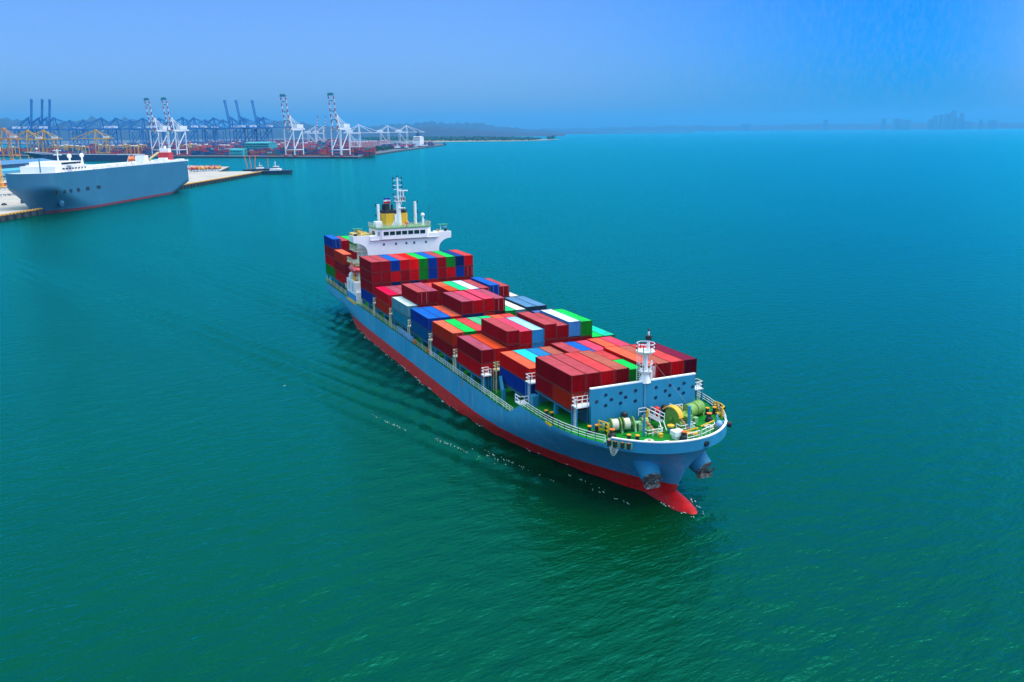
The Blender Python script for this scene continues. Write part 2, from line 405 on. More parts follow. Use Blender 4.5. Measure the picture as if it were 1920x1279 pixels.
# railings along the ship's sides
def edge(x0, x1, n, z, side, off=.15): return [(x0+(x1-x0)*i/n, side*(hb(x0+(x1-x0)*i/n, 9.3)-off), z) for i in range(n+1)]
r_ = MB(); r_.rail(edge(8.6,-11.0,14,9.85,-1), 1.15, 1.5, .07, 3); part(r_, "railing", WHITE)
r_ = MB(); r_.rail(edge(10.5,-11.0,14,9.85,1), 1.15, 1.5, .07, 3); part(r_, "railing", WHITE)
r_ = MB(); r_.rail(edge(-14.8,-58,8,7.42,-1), 1.15, 1.5, .07, 3); part(r_, "railing", RAILW)
r_ = MB(); r_.rail(edge(-58,-68,2,7.42,-1), 1.15, 1.5, .07, 3); part(r_, "railing", RAILY); r_ = MB(); r_.rail(edge(-79,-117,6,7.42,-1), 1.15, 1.5, .07, 3); part(r_, "railing", RAILY)
r_ = MB(); r_.rail(edge(-129,-157.6,6,7.42,-1), 1.5, 1.5, .10, 3); part(r_, "railing", RAILY, label="yellowed railing along the stern deck")
r_ = MB(); r_.rail(edge(-14.8,-157.6,24,7.42,1), 1.15, 1.6, .07, 3); part(r_, "railing", RAILW)
# gates and chocks: yellow rub plates on the sheer
for x in (-4.4, -1.0): pass
y_ = MB(); y_.bb(-3.2,-1.2,-14.0,-13.75,9.66,9.93); part(y_, "fender_plate", YEL)
y_ = MB(); y_.bb(-128,-117.8,-14.32,-14.0,6.9,7.55); part(y_, "fender_plate", YEL)
# cargo hold coaming
for xf, n, base in ((0,9,12.0),(-14.5,9,9.7),(-29,11,9.7),(-43.5,11,9.7),(-58,11,9.7),(-72.5,11,9.7),(-87,11,9.7),(-101.6,11,9.7),(-131.5,11,10.2),(-144.7,11,10.2)):
    c_ = MB(); hw = 8.6 if n == 9 else 11.1
    c_.bb(xf-12.4, xf+.25, -hw, hw, 9.8 if xf == 0 else 7.3, base-.45); c_.bb(xf-12.3, xf+.15, -hw-.1, hw+.1, base-.45, base-.03)
    part(c_, "hatch_coaming", DSTEEL)
    ho = n*1.25-.3
    for sx in (-12.0, -6.1, -.2):
        for sd_ in (-1, 1):
            z0 = 9.8 if xf > -12 else 7.3
            p_ = MB(); yc = sd_*(ho-.35)
            p_.add([(xf+sx-.35,yc-.3,z0),(xf+sx+.35,yc-.3,z0),(xf+sx+.35,yc+.3,z0),(xf+sx-.35,yc+.3,z0),
                    (xf+sx-.22,yc-.22,base-.04),(xf+sx+.22,yc-.22,base-.04),(xf+sx+.22,yc+.22,base-.04),(xf+sx-.22,yc+.22,base-.04)],
                   [(0,3,2,1),(4,5,6,7),(0,1,5,4),(1,2,6,5),(2,3,7,6),(3,0,4,7)])
            part(p_, "pillar", STEEL)
    for sd_ in (-1, 1):                                   # beam the outboard row stands on
        p_ = MB(); p_.bb(xf-12.3, xf+.1, min(sd_*hw+.1*sd_, sd_*(ho+.25)), max(sd_*hw+.1*sd_, sd_*(ho+.25)), base-.30, base-.04); part(p_, "side_girder", DSTEEL)
# lashing platforms between the bays
def lash(x, y, z0, zt, wx=1.7, wy=1.6, m_=WHITE, side=-1):
    p_ = MB(); yo = y
    for dx in (-wx/2, wx/2):
        for dy in (0, wy): p_.bar((x+dx,yo-side*dy*1.0,z0),(x+dx,yo-side*dy,zt), .15, None, 1)
    p_.bb(x-wx/2-.1, x+wx/2+.1, min(yo, yo-side*wy)-.1, max(yo, yo-side*wy)+.1, zt-.02, zt+.14)
    o = part(p_, "lashing_platform", [m_, STEEL if m_ is WHITE else m_])
    q = MB(); c = [(x-wx/2,yo,zt+.14),(x+wx/2,yo,zt+.14),(x+wx/2,yo-side*wy,zt+.14)]
    q.rail([(x-wx/2,yo-side*wy,zt+.14)]+c, 1.1, 1.0, .08, 2, 0, .09)
    k_ = q.build("railing", m_, o); k_.data.transform(Matrix.Translation((70,0,0)))
    l_ = MB(); xx = x
    for dx in (-.25,.25): l_.bar((xx+dx,yo-side*.1,z0),(xx+dx,yo-side*.1,zt+1), .06)
    for i in range(int((zt-z0)/.35)): l_.bar((xx-.25,yo-side*.1,z0+.35*i+.2),(xx+.25,yo-side*.1,z0+.35*i+.2), .045)
    k_ = l_.build("ladder", m_, o); k_.data.transform(Matrix.Translation((70,0,0)))
for x, m_ in ((-28.0,WHITE),(-42.4,CREAM),(-56.9,CREAM),(-71.4,CREAM),(-85.9,CREAM),(-100.4,CREAM)):
    lash(x, -13.9, 7.3, 10.6, 1.3, 1.3, m_)
lash(-13.3, -12.0, 9.8, 13.0, 1.7, 2.2); lash(.95, -11.2, 9.8, 13.0, 1.5, 2.6); lash(.95, 11.2, 9.8, 13.0, 1.5, 2.2, WHITE, 1)
lash(-28.0, -11.6, 7.3, 11.3, 1.4, 1.6, RAILY)
# sloping brace, ladder-house and small grating stand at the break of the forecastle
p_ = MB(); p_.bar((-25.5,-11.6,10.6),(-22.0,-12.6,8.2),.5,.9); p_.bar((-22.0,-12.6,7.3),(-22.0,-12.6,9.6),.5); part(p_, "brace", STEEL)
p_ = MB(); p_.bb(-11.6,-10.2,-12.6,-11.6,9.8,11.6); part(p_, "deck_locker", STEEL)
p_ = MB(); p_.rail([(-14.2,-13.9,9.9),(-12.3,-13.9,9.9),(-12.3,-12.4,9.9)],1.2,1.0,.09,2); p_.bb(-14.2,-12.2,-13.95,-12.4,9.7,9.88); part(p_, "step_platform", WHITE)

# breakwater with lightening holes
def breakwater():
    cu = bpy.data.curves.new("bw", 'CURVE'); cu.dimensions = '2D'; cu.fill_mode = 'BOTH'; cu.extrude = .32
    def spl(pts):
        s_ = cu.splines.new('POLY'); s_.points.add(len(pts)-1); s_.use_cyclic_u = True
        for p_, (a, b) in zip(s_.points, pts): p_.co = (a, b, 0, 1)
    spl([(-9.2,0),(9.2,0),(9.2,6.0),(-9.2,6.0)])
    holes = []
    for u, v in [(1117.3,753.4),(1134.8,740.8),(1134.6,760.5),(1145.3,749.3),(1162.8,737.2),(1162.4,756),(1171.9,745),(1190.6,732.8),(1190,752),
                 (1229,726.7),(1228.4,745.8),(1246.2,733.2),(1255.3,722.6),(1254.5,741.4),(1271.5,729),(1281.3,718.6),(1280.3,737),(1297,725)]:
        d = FW+R2*((u-PW/2)/FPX)+U2*((PH/2-v)/FPX); t = (2.3-CAM[0])/d.x; h = Vector(CAM)+d*t
        holes.append((round(h.y,2), round(h.z-9.8,2)))
    for a, b in holes:
        if abs(a) < 8.9 and .4 < b < 5.6: spl([(a+.32*math.cos(2*PI*i/14), b+.32*math.sin(2*PI*i/14)) for i in range(14)])
    ob = bpy.data.objects.new("bwc", cu); col.objects.link(ob)
    dg = bpy.context.evaluated_depsgraph_get(); me = bpy.data.meshes.new_from_object(ob.evaluated_get(dg)); bpy.data.objects.remove(ob)
    me.transform(Matrix(((0,0,1,2.15+70),(1,0,0,0),(0,1,0,9.8),(0,0,0,1)))); me.materials.clear(); me.materials.append(STEEL)
    o = bpy.data.objects.new("breakwater", me); col.objects.link(o); o.parent = ship
    c_ = MB(); c_.bb(1.95,2.42,-9.3,9.3,15.8,15.98); k_ = c_.build("cap_rail", WHITE, o); k_.data.transform(Matrix.Translation((70,0,0)))
    s_ = MB()
    for y in (-7.5,-5,-2.5,2.5,5,7.5): s_.add([(2.0,y-.05,9.8),(.6,y-.05,9.8),(2.0,y-.05,14.6),(2.0,y+.05,9.8),(.6,y+.05,9.8),(2.0,y+.05,14.6)],[(0,2,1),(3,4,5),(0,1,4,3),(1,2,5,4)])
    s_.bar((2.42,0,9.8),(2.42,0,15.8),.35,.35); k_ = s_.build("stiffener", STEEL, o); k_.data.transform(Matrix.Translation((70,0,0)))
breakwater()
# foremast
f = MB(); f.cyl((1.9,.3,15.6),(1.9,.3,17.2),.95,.45,14); f.cyl((1.9,.3,17.2),(1.9,.3,20.6),.42,.38,14)
fm = part(f, "foremast", WHITE, smooth=False)
def sub(mb, name, m_, par, smooth=False):
    o = mb.build(name, m_, par, smooth); o.data.transform(Matrix.Translation((70,0,0))); return o
f = MB(); f.lathe((1.9,.3,20.3), [(.5,-.5),(1.45,.1),(1.5,.25),(.5,.25)], 10); f.rail([(1.9+1.4*math.cos(a),.3+1.4*math.sin(a),20.55) for a in [i*PI/4 for i in range(9)]],1.1,1.0,.07,2,0,.08); sub(f, "platform", WHITE, fm)
f = MB(); f.lathe((1.9,.3,17.3), [(.5,-.55),(1.1,.1),(1.1,.2),(.45,.2)], 10); f.rail([(1.9+1.05*math.cos(a),.3+1.05*math.sin(a),17.5) for a in [i*PI/4 for i in range(9)]],1.0,1.0,.06,2,0,.07); sub(f, "platform", WHITE, fm)
f = MB(); f.cyl((2.3,.5,20.6),(2.3,.5,22.2),.22); f.lathe((2.3,.5,22.3),[(.5,0),(.5,.6),(.15,.65)],12,1); f.cyl((2.3,.5,22.9),(2.3,.5,23.6),.13,.13,8); f.sph((2.3,.5,23.75),.19,8,1); sub(f, "navigation_light", [WHITE,BLACK], fm)
f = MB()
for dy in (-.25,.25): f.bar((1.35,-.55+dy,15.9),(1.35,-.55+dy,20.4),.06)
for i in range(13): f.bar((1.35,-.8,16.1+.33*i),(1.35,-.3,16.1+.33*i),.045)
f.bar((2.3,1.2,16),(2.3,1.2,19),.22); sub(f, "ladder", WHITE, fm)
f = MB(); f.bar((2.1,.1,20),(5.2,-1.6,9.9),.035); sub(f, "stay", GREYP, fm)
f = MB(); f.bar((2.1,.5,20),(4.8,6.6,11.6),.035); sub(f, "stay", GREYP, fm)

# winches: two drums on a common shaft
def winch(cx, cy, ang, bright, name="mooring_winch"):
    c, s_ = math.cos(ang), math.sin(ang)
    def T(mb):
        mb.v = [(x*c-y*s_+cx, x*s_+y*c+cy, z+9.8) for x,y,z in mb.v]; return mb
    f = MB(); f.cyl((0,-3.2,1.15),(0,2.6,1.15),.28,.28,12)
    for y in (-2.4,-.55,1.5): f.add([(-.75,y-.14,0),(.75,y-.14,0),(.22,y-.14,1.5),(-.22,y-.14,1.5),(-.75,y+.14,0),(.75,y+.14,0),(.22,y+.14,1.5),(-.22,y+.14,1.5)],[(0,1,2,3),(7,6,5,4),(0,4,5,1),(1,5,6,2),(2,6,7,3),(3,7,4,0)])
    f.bb(-.6,.6,2.0,3.2,0,1.1); f.cyl((0,-3.4,1.15),(0,-2.75,1.15),.42,.5,14)
    o = part(T(f), name, PALEG)
    f = MB()
    for y0, y1 in ((-2.15,-.8),(-.3,1.2)):
        for y in (y0, y1): f.cyl((0,y-.06,1.15),(0,y+.06,1.15),1.0,1.0,22)
    sub(T(f), "flange", LIME, o)
    f = MB()
    for y0, y1 in ((-2.07,-1.1),(-.22,.65)): f.cyl((0,y0,1.15),(0,y1,1.15),.84,.84,22)
    sub(T(f), "rope_drum", ROPE if bright else LIME, o)
winch(5.5, -5.3, -.22, True)
# port winch: big green drums
def port_winch():
    ang = .34; cx, cy = 5.0, 6.4; c, s_ = math.cos(ang), math.sin(ang)
    def T(mb): mb.v = [(x*c-y*s_+cx, x*s_+y*c+cy, z+9.8) for x,y,z in mb.v]; return mb
    f = MB(); f.cyl((0,-4.8,1.2),(0,3.0,1.2),.3,.3,12)
    for y in (-3.0,-1.1,2.9): f.add([(-.8,y-.14,0),(.8,y-.14,0),(.25,y-.14,1.5),(-.25,y-.14,1.5),(-.8,y+.14,0),(.8,y+.14,0),(.25,y+.14,1.5),(-.25,y+.14,1.5)],[(0,1,2,3),(7,6,5,4),(0,4,5,1),(1,5,6,2),(2,6,7,3),(3,7,4,0)])
    f.bb(.3,1.6,-2.6,-1.3,0,1.3); o = part(T(f), "mooring_winch", LIME)
    f = MB(); f.cyl((0,-.7,1.3),(0,.9,1.3),1.08,1.08,24); f.cyl((0,1.1,1.3),(0,2.7,1.3),1.08,1.08,24); sub(T(f), "rope_drum", mat("drum_green",(.15,.30,.04),.5,noise=(1.2,.25),rust=((.5,.5,.42),.55,.7,1.0)), o)
    f = MB(); f.cyl((0,-4.35,1.35),(0,-4.05,1.35),1.4,1.4,26); sub(T(f), "gypsy_wheel", mat("wheel_green",(.13,.30,.04),.5,noise=(1,.2)), o)
    f = MB()
    for i in range(9):
        a0, a1 = .15+i*.26, .15+(i+1)*.26
        for yy in (-4.9,): f.add([(1.62*math.cos(a0),yy,1.35+1.62*math.sin(a0)),(1.62*math.cos(a1),yy,1.35+1.62*math.sin(a1)),(1.62*math.cos(a1),yy+1.0,1.35+1.62*math.sin(a1)),(1.62*math.cos(a0),yy+1.0,1.35+1.62*math.sin(a0)),
                (1.78*math.cos(a0),yy,1.35+1.78*math.sin(a0)),(1.78*math.cos(a1),yy,1.35+1.78*math.sin(a1)),(1.78*math.cos(a1),yy+1.0,1.35+1.78*math.sin(a1)),(1.78*math.cos(a0),yy+1.0,1.35+1.78*math.sin(a0))],
                [(0,1,2,3),(7,6,5,4),(0,4,5,1),(3,2,6,7),(1,5,6,2),(0,3,7,4)])
    sub(T(f), "wheel_guard", YEL, o)
port_winch()
# windlass gear, chain stoppers, chains
def stopper(cx, cy):
    f = MB(); f.bb(cx-.6,cx+.6,cy-.45,cy+.45,9.8,10.5); f.cyl((cx-1.6,cy-.5,10.9),(cx-1.6,cy+.5,10.9),.75,.75,16)
    o = part(f, "chain_stopper", LIME)
    f = MB()
    for i in range(7): f.bb(cx-2.0+i*.55,cx-1.62+i*.55,cy-.13,cy+.13,11.55-i*.22,11.8-i*.22)
    sub(f, "chain", mat("chain_red",(.62,.25,.16),.7,noise=(3,.3)), o)
    f = MB(); f.bar((cx-2.1,cy+.55,9.9),(cx-1.7,cy+.75,12.6),.22,.4); sub(f, "brake_lever", YEL, o)
    f = MB(); f.rail([(cx+.4,cy-1.3,9.8),(cx+1.5,cy-1.3,9.8),(cx+1.5,cy+1.3,9.8),(cx+.4,cy+1.3,9.8)],1.0,1.0,.08,2); sub(f, "guard_rail", WHITE, o)
stopper(7.6,-2.35); stopper(8.0,3.0)
f = MB(); f.bb(3.4,7.0,-.45,.55,10.9,11.0); o = part(f, "walkway", GREYP)
f = MB(); f.rail([(3.4,-.45,11),(7.0,-.45,11)],1.1,1.1,.08,2); f.rail([(3.4,.55,11),(7.0,.55,11)],1.1,1.1,.08,2); f.rail([(3.4,-1.6,11),(3.4,-.45,11)],1.1,1.1,.08,2); f.bar((7.0,.4,11),(7.9,.4,9.8),.1); f.bar((7.0,-.3,11),(7.9,-.3,9.8),.1); f.bar((3.5,.4,11),(3.5,.4,9.8),.1); sub(f, "railing", WHITE, o)
f = MB(); f.rail([(3.9,3.6,11.2),(4.9,3.6,11.2),(4.9,5.2,11.2)],1.1,1.0,.08,2); f.bb(3.9,4.9,3.6,5.2,11.1,11.2); f.bar((4.4,4.4,9.8),(4.4,4.4,11.1),.2); part(f, "control_stand", WHITE)
# pipes, hydraulic lines, small lockers and coiled rope on the foredeck
for y0, y1, x in ((-8.8,-1.2,2.9),(1.2,8.8,2.95)):
    f = MB(); f.bar((x,y0,9.95),(x,y1,9.95),.14); 
    for k in range(5): f.bar((x,y0+(y1-y0)*k/4,9.8),(x,y0+(y1-y0)*k/4,10.02),.2)
    part(f, "deck_pipe", mat("pipe_dark",(.05,.10,.06),.5))
for pts in (((3.0,-5.6),(4.6,-5.6),(4.6,-3.2)),((3.0,5.0),(4.0,4.6),(6.2,3.6)),((6.9,-6.4),(9.4,-5.2),(10.0,-6.0)),((7.6,5.2),(9.2,6.0),(10.2,7.6))):
    f = MB()
    for a, b_ in zip(pts[:-1], pts[1:]): f.bar((*a,9.86),(*b_,9.86),.11)
    part(f, "hydraulic_line", mat("line_dark",(.03,.05,.03),.5))
for x, y, a, b_, h, m_ in ((3.3,-6.4,.7,.9,.9,LIME),(3.2,6.4,.7,.8,1.0,PALEG),(9.6,-2.2,.5,.5,.5,YEL),(6.6,5.9,.6,.6,.8,PALEG),(12.6,-3.4,.45,.8,.5,WHITE),(3.1,8.2,.6,.5,1.2,WHITE)):
    f = MB(); f.bb(x,x+a,y,y+b_,9.8,9.8+h); f.bb(x-.04,x+a+.04,y-.04,y+b_+.04,9.8+h,9.86+h); part(f, "deck_locker", m_)
for i, (x, y, lab) in enumerate(((10.6,-4.4,"coil of cream rope on the green foredeck near the starboard bow fairleads"),(9.3,6.9,"coil of cream rope on the green foredeck near the blue fender ball"))):
    f = MB()
    for r_ in (.35,.5,.65):
        for k in range(14): a0, a1 = 2*PI*k/14, 2*PI*(k+1)/14; f.bar((r_*math.cos(a0),r_*math.sin(a0),.07+.08*(r_<.6)),(r_*math.cos(a1),r_*math.sin(a1),.07+.08*(r_<.6)),.13)
    tag(f.build("rope_coil", ROPE, None, False, (0,0,0), (x,y,9.8)), lab, "rope", "rope coils on the foredeck")
# bollards
def bollard(x, y, rz=0):
    f = MB(); c, s_ = math.cos(rz), math.sin(rz)
    f.bb(-.95,.95,-.3,.3,0,.15)
    for q in (-.6,.6): f.cyl((q,0,.15),(q,0,1.0),.27,.27,12)
    f.v = [(a*c-b*s_+x, a*s_+b*c+y, z+9.8) for a,b,z in f.v]; o = part(f, "bollard", BLACK)
    f = MB()
    for q in (-.6,.6): f.cyl((q,0,1.0),(q,0,1.12),.33,.33,12)
    f.v = [(a*c-b*s_+x, a*s_+b*c+y, z+9.8) for a,b,z in f.v]; sub(f, "cap", mat("cap_orange",(.78,.30,.02),.5), o)
for x, y, a in ((4.0,-9.7,1.5),(-4.6,-12.6,.3),(4.7,10.7,1.4),(9.9,-6.6,.9)): bollard(x, y, a)
for x, y in ((7.2,8.5),(7.0,-8.3),(12.2,.4)):
    f = MB(); f.lathe((x,y,9.8),[(.62,0),(.55,.5),(.35,.8),(.35,1.15)],12); o = part(f, "roller_fairlead", BLACK)
    f = MB(); f.lathe((x,y,10.95),[(.4,0),(.42,.14),(.1,.16)],12); sub(f, "cap", ORNG, o)
# posts, ventilators, boxes
f = MB(); f.cyl((9.4,3.2,9.8),(9.4,3.2,13.6),.24,.24,10); part(f, "post", STEEL)
f = MB(); f.cyl((8.6,-4.0,9.8),(8.6,-4.0,13.2),.16,.16,10); part(f, "post", STEEL)
f = MB(); f.cyl((8.9,.4,9.8),(8.9,.4,10.7),.33,.33,12); o = part(f, "ventilator", STEEL)
f = MB(); f.lathe((8.9,.4,10.7),[(.5,0),(.55,.25),(.2,.4)],14); sub(f, "cowl", YEL, o)
f = MB(); f.bb(10.6,12.0,-.9,.7,10.3,11.0); f.bb(10.8,11.8,-.7,.5,9.8,10.3); f.bb(10.55,12.05,-.55,-.45,11.0,11.03); part(f, "hatch_cover", WHITE)
f = MB(); f.cyl((11.5,1.0,10.4),(12.3,2.6,10.4),.3,.3,10); part(f, "davit_arm", YEL)
f = MB(); f.rail([(13.3,.2,9.85),(12.9,2.6,9.85)],1.25,1.2,.08,2); f.rail([(12.9,2.9,9.85),(11.6,6.1,9.85),(10.9,6.6,9.85)],1.25,1.2,.08,2); o = part(f, "bow_railing", WHITE)
f = MB(); f.bar((12.4,.6,11.2),(12.1,2.8,11.2),.14); f.bar((12.0,3.4,11.3),(10.8,6.6,11.3),.14); f.bar((12.4,.6,9.8),(12.4,.6,11.2),.1); f.bar((12.1,2.8,9.8),(12.1,2.8,11.2),.1); f.bar((10.8,6.6,9.8),(10.8,6.6,11.3),.1); sub(f, "handrail", YEL, o)
f = MB(); f.sph((11.0,7.4,10.6),.55,12,0,1.25); part(f, "fender_buoy", mat("buoy_blue",(.22,.38,.68),.4))
def ycage(pts, h):
    f = MB(); f.rail([(x,y,9.85) for x,y in pts], h, .9, .15, 3, 0, .17); return part(f, "pilot_ladder_gate", YEL)
ycage([(4.2,-8.9),(5.4,-8.4),(6.2,-8.5)],1.7)
f = MB(); f.rail([(3.6,12.1,9.85),(5.0,12.3,9.85),(6.4,11.9,9.85),(6.8,11.2,9.85)],1.5,.9,.16,3,0,.2); f.bb(5.2,6.2,11.2,11.9,9.9,10.2); part(f, "pilot_ladder_gate", YEL)
f = MB(); f.rail([(7.4,10.0,9.85),(8.4,8.9,9.85),(9.4,8.6,9.85)],1.0,1,.07,2); part(f, "guard_rail", mat("rail_blue",(.10,.34,.62),.5))
f = MB(); f.bb(9.6,10.4,8.5,9.3,9.8,10.6); part(f, "deck_locker", STEEL)
f = MB(); f.rail([(13.2,-2.6,9.85),(13.7,-1.6,9.85)],.55,1.6,.12,1,0,.12); part(f, "step_rail", YEL)
for x, y, r_, m_ in ((3.4,-4.1,.55,BLACK),(3.2,3.2,.55,BLACK),(3.4,1.6,.6,REDP),(3.3,.2,.5,BLACK)):
    f = MB(); f.lathe((x,y,9.8),[(.3,0),(.3,1.3),(r_,1.5),(r_*.9,2.0),(.1,2.2)],12); part(f, "ventilator", m_)
# mooring fairleads in the bulwark, hawse opening, anchors
for u in (9.7, 11.2):
    y = -hb(u, 9.3); a = math.atan2(hb(u+.4,9.3)-hb(u-.4,9.3), -.8)
    f = MB(); f.bb(-.92,.92,-.12,.02,-.45,.5,0); 
    for q in (-.45,.45): f.cyl((q,-.2,-.3),(q,-.2,.45),.3,.3,12,1); f.cyl((q,-.2,.45),(q,-.2,.52),.14,.14,8,2)
    d = Vector((hb(u-.4,9.3)-hb(u+.4,9.3), .8)); nn = Vector((hb(u-.4,9.3)-hb(u+.4,9.3), 0))
    tx = Vector((.8, hb(u-.4,9.3)-hb(u+.4,9.3))).normalized(); nx = Vector((tx.y,-tx.x))
    f.v = [(u+tx.x*p[0]-nx.x*p[1]*1.0+0, y+tx.y*p[0]-nx.y*p[1]*1.0, p[2]+10.05) for p in f.v]
    part(f, "fairlead", [PALEG,BLACK,ORNG])
hw_ = MB(); u = 14.85; y = 2.1
hw_.cyl((u-.3,y-.1,10.0),(u+.42,y+.12,9.9),.42,.42,16); part(hw_, "hawse_pipe", BLACK)
hw_ = MB(); hw_.cyl((9.6,9.6,10.0),(10.3,10.3,9.95),.42,.42,14); part(hw_, "hawse_pipe", BLACK)
for sd_ in (-1, 1):
    f = MB(); A = Vector((8.0,sd_*3.6,7.2)); B = Vector((11.7,sd_*4.5,4.6)); f.cyl(A, B, 2.15, 1.42, 28, 0, False); o = part(f, "anchor_bolster", STEEL, smooth=True)
    f = MB(); d = (B-A).normalized(); f.cyl(B, B+d*.12, 1.35, 1.35, 18); c = B+d*.1
    sx = Vector((0,1,0)); up = d.cross(sx).normalized()
    for q in (-1,1):
        f.add([c+sx*(q*.2)-up*.9, c+sx*(q*.95)-up*.9+d*.2, c+sx*(q*1.15)+up*1.0+d*.75, c+sx*(q*.55)+up*.3+d*.45, c+sx*(q*.2)-up*.9+d*.5, c+sx*(q*.95)-up*.9+d*.6],[(0,1,2,3),(4,3,2,5),(0,4,5,1),(0,3,4),(1,5,2)] if q>0 else [(3,2,1,0),(5,2,3,4),(1,5,4,0),(4,3,0),(2,5,1)])
    f.bb(c.x-.3,c.x+.5,c.y-1.1,c.y+1.1,c.z-1.2,c.z-.75)
    sub(f, "anchor", mat("anchor_iron",(.10,.085,.08),.8,noise=(2,.5),rust=((.5,.5,.5),.5,.7,2)), o)
# folded gangway along the starboard rail
f = MB()
f.bar((-68,-14.1,8.4),(-79,-14.1,8.4),.25,.9); 
for i in range(9): f.bar((-68.5-1.2*i,-14.25,7.6),(-69.4-1.2*i,-14.25,9.3),.16)
part(f, "gangway", mat("gangway_blue",(.18,.34,.55),.5,noise=(2,.4)))

# accommodation block
HX = -118.5
f = MB(); f.bb(-129.5,HX,-10.2,10.2,7.3,24.3)
# bridge front with the wings curving down to the block
arc = [(10.2,18.5)]+[(10.2+3.6*(1-math.cos(t*PI/2/7))**1.0, 21.0+2.7*math.sin(t*PI/2/7)) for t in range(0,8)]+[(13.9,23.9),(13.9,25.5),(10.4,25.5)]
half = [(y,z) for y,z in arc]
pl = half+[(-y,z) for y,z in half[::-1]]
n_ = len(pl)
f.add([(HX+.25,y,z) for y,z in pl]+[(HX-.3,y,z) for y,z in pl],[tuple(range(n_)),tuple(range(2*n_-1,n_-1,-1))]+[(i,n_+i,n_+(i+1)%n_,(i+1)%n_) for i in range(n_)])
sup = part(f, "accommodation_block", WHITE)
f = MB()
for sd_ in (-1,1):
    f.bb(-123.2,HX-.31,min(sd_*10.2,sd_*13.9),max(sd_*10.2,sd_*13.9),23.8,24.1)
    f.bb(-123.2,-123.0,min(sd_*10.2,sd_*13.9),max(sd_*10.2,sd_*13.9),24.1,25.3); f.bb(-123.0,HX-.31,min(sd_*13.75,sd_*13.9),max(sd_*13.75,sd_*13.9),24.1,25.4)
part(f, "bridge_wing", WHITE)
f = MB()
for sd_ in (-1,1):
    for q in (0,1.6): f.bar((-119.6-q,sd_*12.9,24.1),(-119.6-q,sd_*12.9,27.1),.1)
    f.bar((-119.6,sd_*11.3,24.1),(-119.6,sd_*11.3,27.1),.1)
o = part(f, "wing_canopy_frame", WHITE)
f = MB()
for sd_ in (-1,1): f.bb(-121.6,-119.2,min(sd_*10.9,sd_*13.6),max(sd_*10.9,sd_*13.6),27.1,27.3)
sub(f, "canopy", mat("canopy_green",(.005,.20,.14),.6), o)
f = MB(); f.bb(-119.9,-119.3,12.3,13.0,24.1,26.2); part(f, "wing_console", BLACK)
f = MB(); f.bb(-119.9,-119.3,-13.3,-12.6,24.1,26.0); part(f, "wing_console", BLACK)
f = MB(); f.bb(-121,-120.6,10.6,11.2,24.1,25.9); part(f, "wing_locker", YEL)
# wheelhouse with sloped sides
f = MB(); wz = [(-7.6,24.3),(7.6,24.3),(7.6,27.1),(-7.6,27.1)]
f.prism([(HX+1.1,-6.2),(HX+1.1,6.6),(HX-.2,8.0),(HX-7,8.0),(HX-7,-7.6),(HX-.2,-7.6)],24.32,27.1); wh = part(f, "wheelhouse", WHITE)
f = MB(); f.prism([(HX+1.3,-6.4),(HX+1.3,6.8),(HX-.2,8.3),(HX-7.2,8.3),(HX-7.2,-7.9),(HX-.2,-7.9)],27.1,27.32); sub(f, "roof", mat("roof_green",(.10,.26,.10),.6,noise=(.6,.3)), wh)
f = MB(); f.rail([(HX-7,-7.7,27.32),(HX-.2,-7.7,27.32),(HX+1.1,-6.2,27.32),(HX+1.1,6.6,27.32),(HX-.2,8.1,27.32),(HX-7,8.1,27.32)],1.1,1.6,.07,3); sub(f, "railing", CREAM, wh)
f = MB(); f.bb(HX+.26,HX+.7,-9.4,10.0,24.15,24.3); f.bb(HX+.2,HX+.6,-9.4,-6.4,24.3,25.3); f.bb(HX+.2,HX+.6,6.8,10.0,24.3,25.3); sub(f, "walkway", WHITE, wh)
f = MB(); f.bar((HX+.72,-9.3,24.10),(HX+.72,9.9,24.10),.10); sub(f, "grab_rail", mat("rail_grey",(.20,.25,.34),.5), wh)
for i in range(7):
    y = -5.75+1.72*i; f = MB(); f.bb(HX+1.1,HX+1.16,y,y+1.42,25.4,26.4); sub(f, "window", GLASS, wh)
for y0, y1, x0, x1 in ((-7.4,-6.8,-.1,.6),): pass
f = MB(); f.bb(HX-2.2,HX-1.0,-7.66,-7.6,25.4,26.4); sub(f, "window", GLASS, wh)
f = MB(); f.bb(HX-3.6,HX-2.4,-7.66,-7.6,25.4,26.4); sub(f, "window", GLASS, wh)
f = MB(); f.bar((HX+.45,-6.95,25.4),(HX+.45,-6.95,26.4),.5,.5); sub(f, "window", mat("glass_grey",(.28,.32,.34),.2), wh)
for y in (-5.6,-2.2,.75,3.0,6.4):
    f = MB(); f.bb(HX+.25,HX+.29,y-.28,y+.28,22.55,23.2); sub(f, "porthole", mat("glass_blue",(.06,.10,.17),.15), sup)
# side stair platforms and column on the starboard quarter
f = MB(); f.cyl((-120.6,-12.0,7.3),(-120.6,-12.0,21.2),.55,.55,14); part(f, "support_column", CREAM)
f = MB(); f.bb(-125.5,-119.0,-13.4,-10.2,21.2,21.4); o = part(f, "side_platform", CREAM)
f = MB(); f.rail([(-125.5,-10.3,21.4),(-125.5,-13.3,21.4),(-119.0,-13.3,21.4),(-119.0,-10.6,21.4)],1.2,1.0,.09,3); sub(f, "railing", CREAM, o)
f = MB(); f.bb(-121.6,-119.8,-13.1,-12.8,21.5,22.6); sub(f, "locker", YEL, o)
f = MB(); f.bb(-129.5,-119,-13.4,-10.2,17.4,17.55); o = part(f, "side_platform", CREAM)
f = MB(); f.rail([(-129,-13.3,17.55),(-119.0,-13.3,17.55),(-119.0,-10.6,17.55)],1.2,1.0,.08,3); sub(f, "railing", CREAM, o)
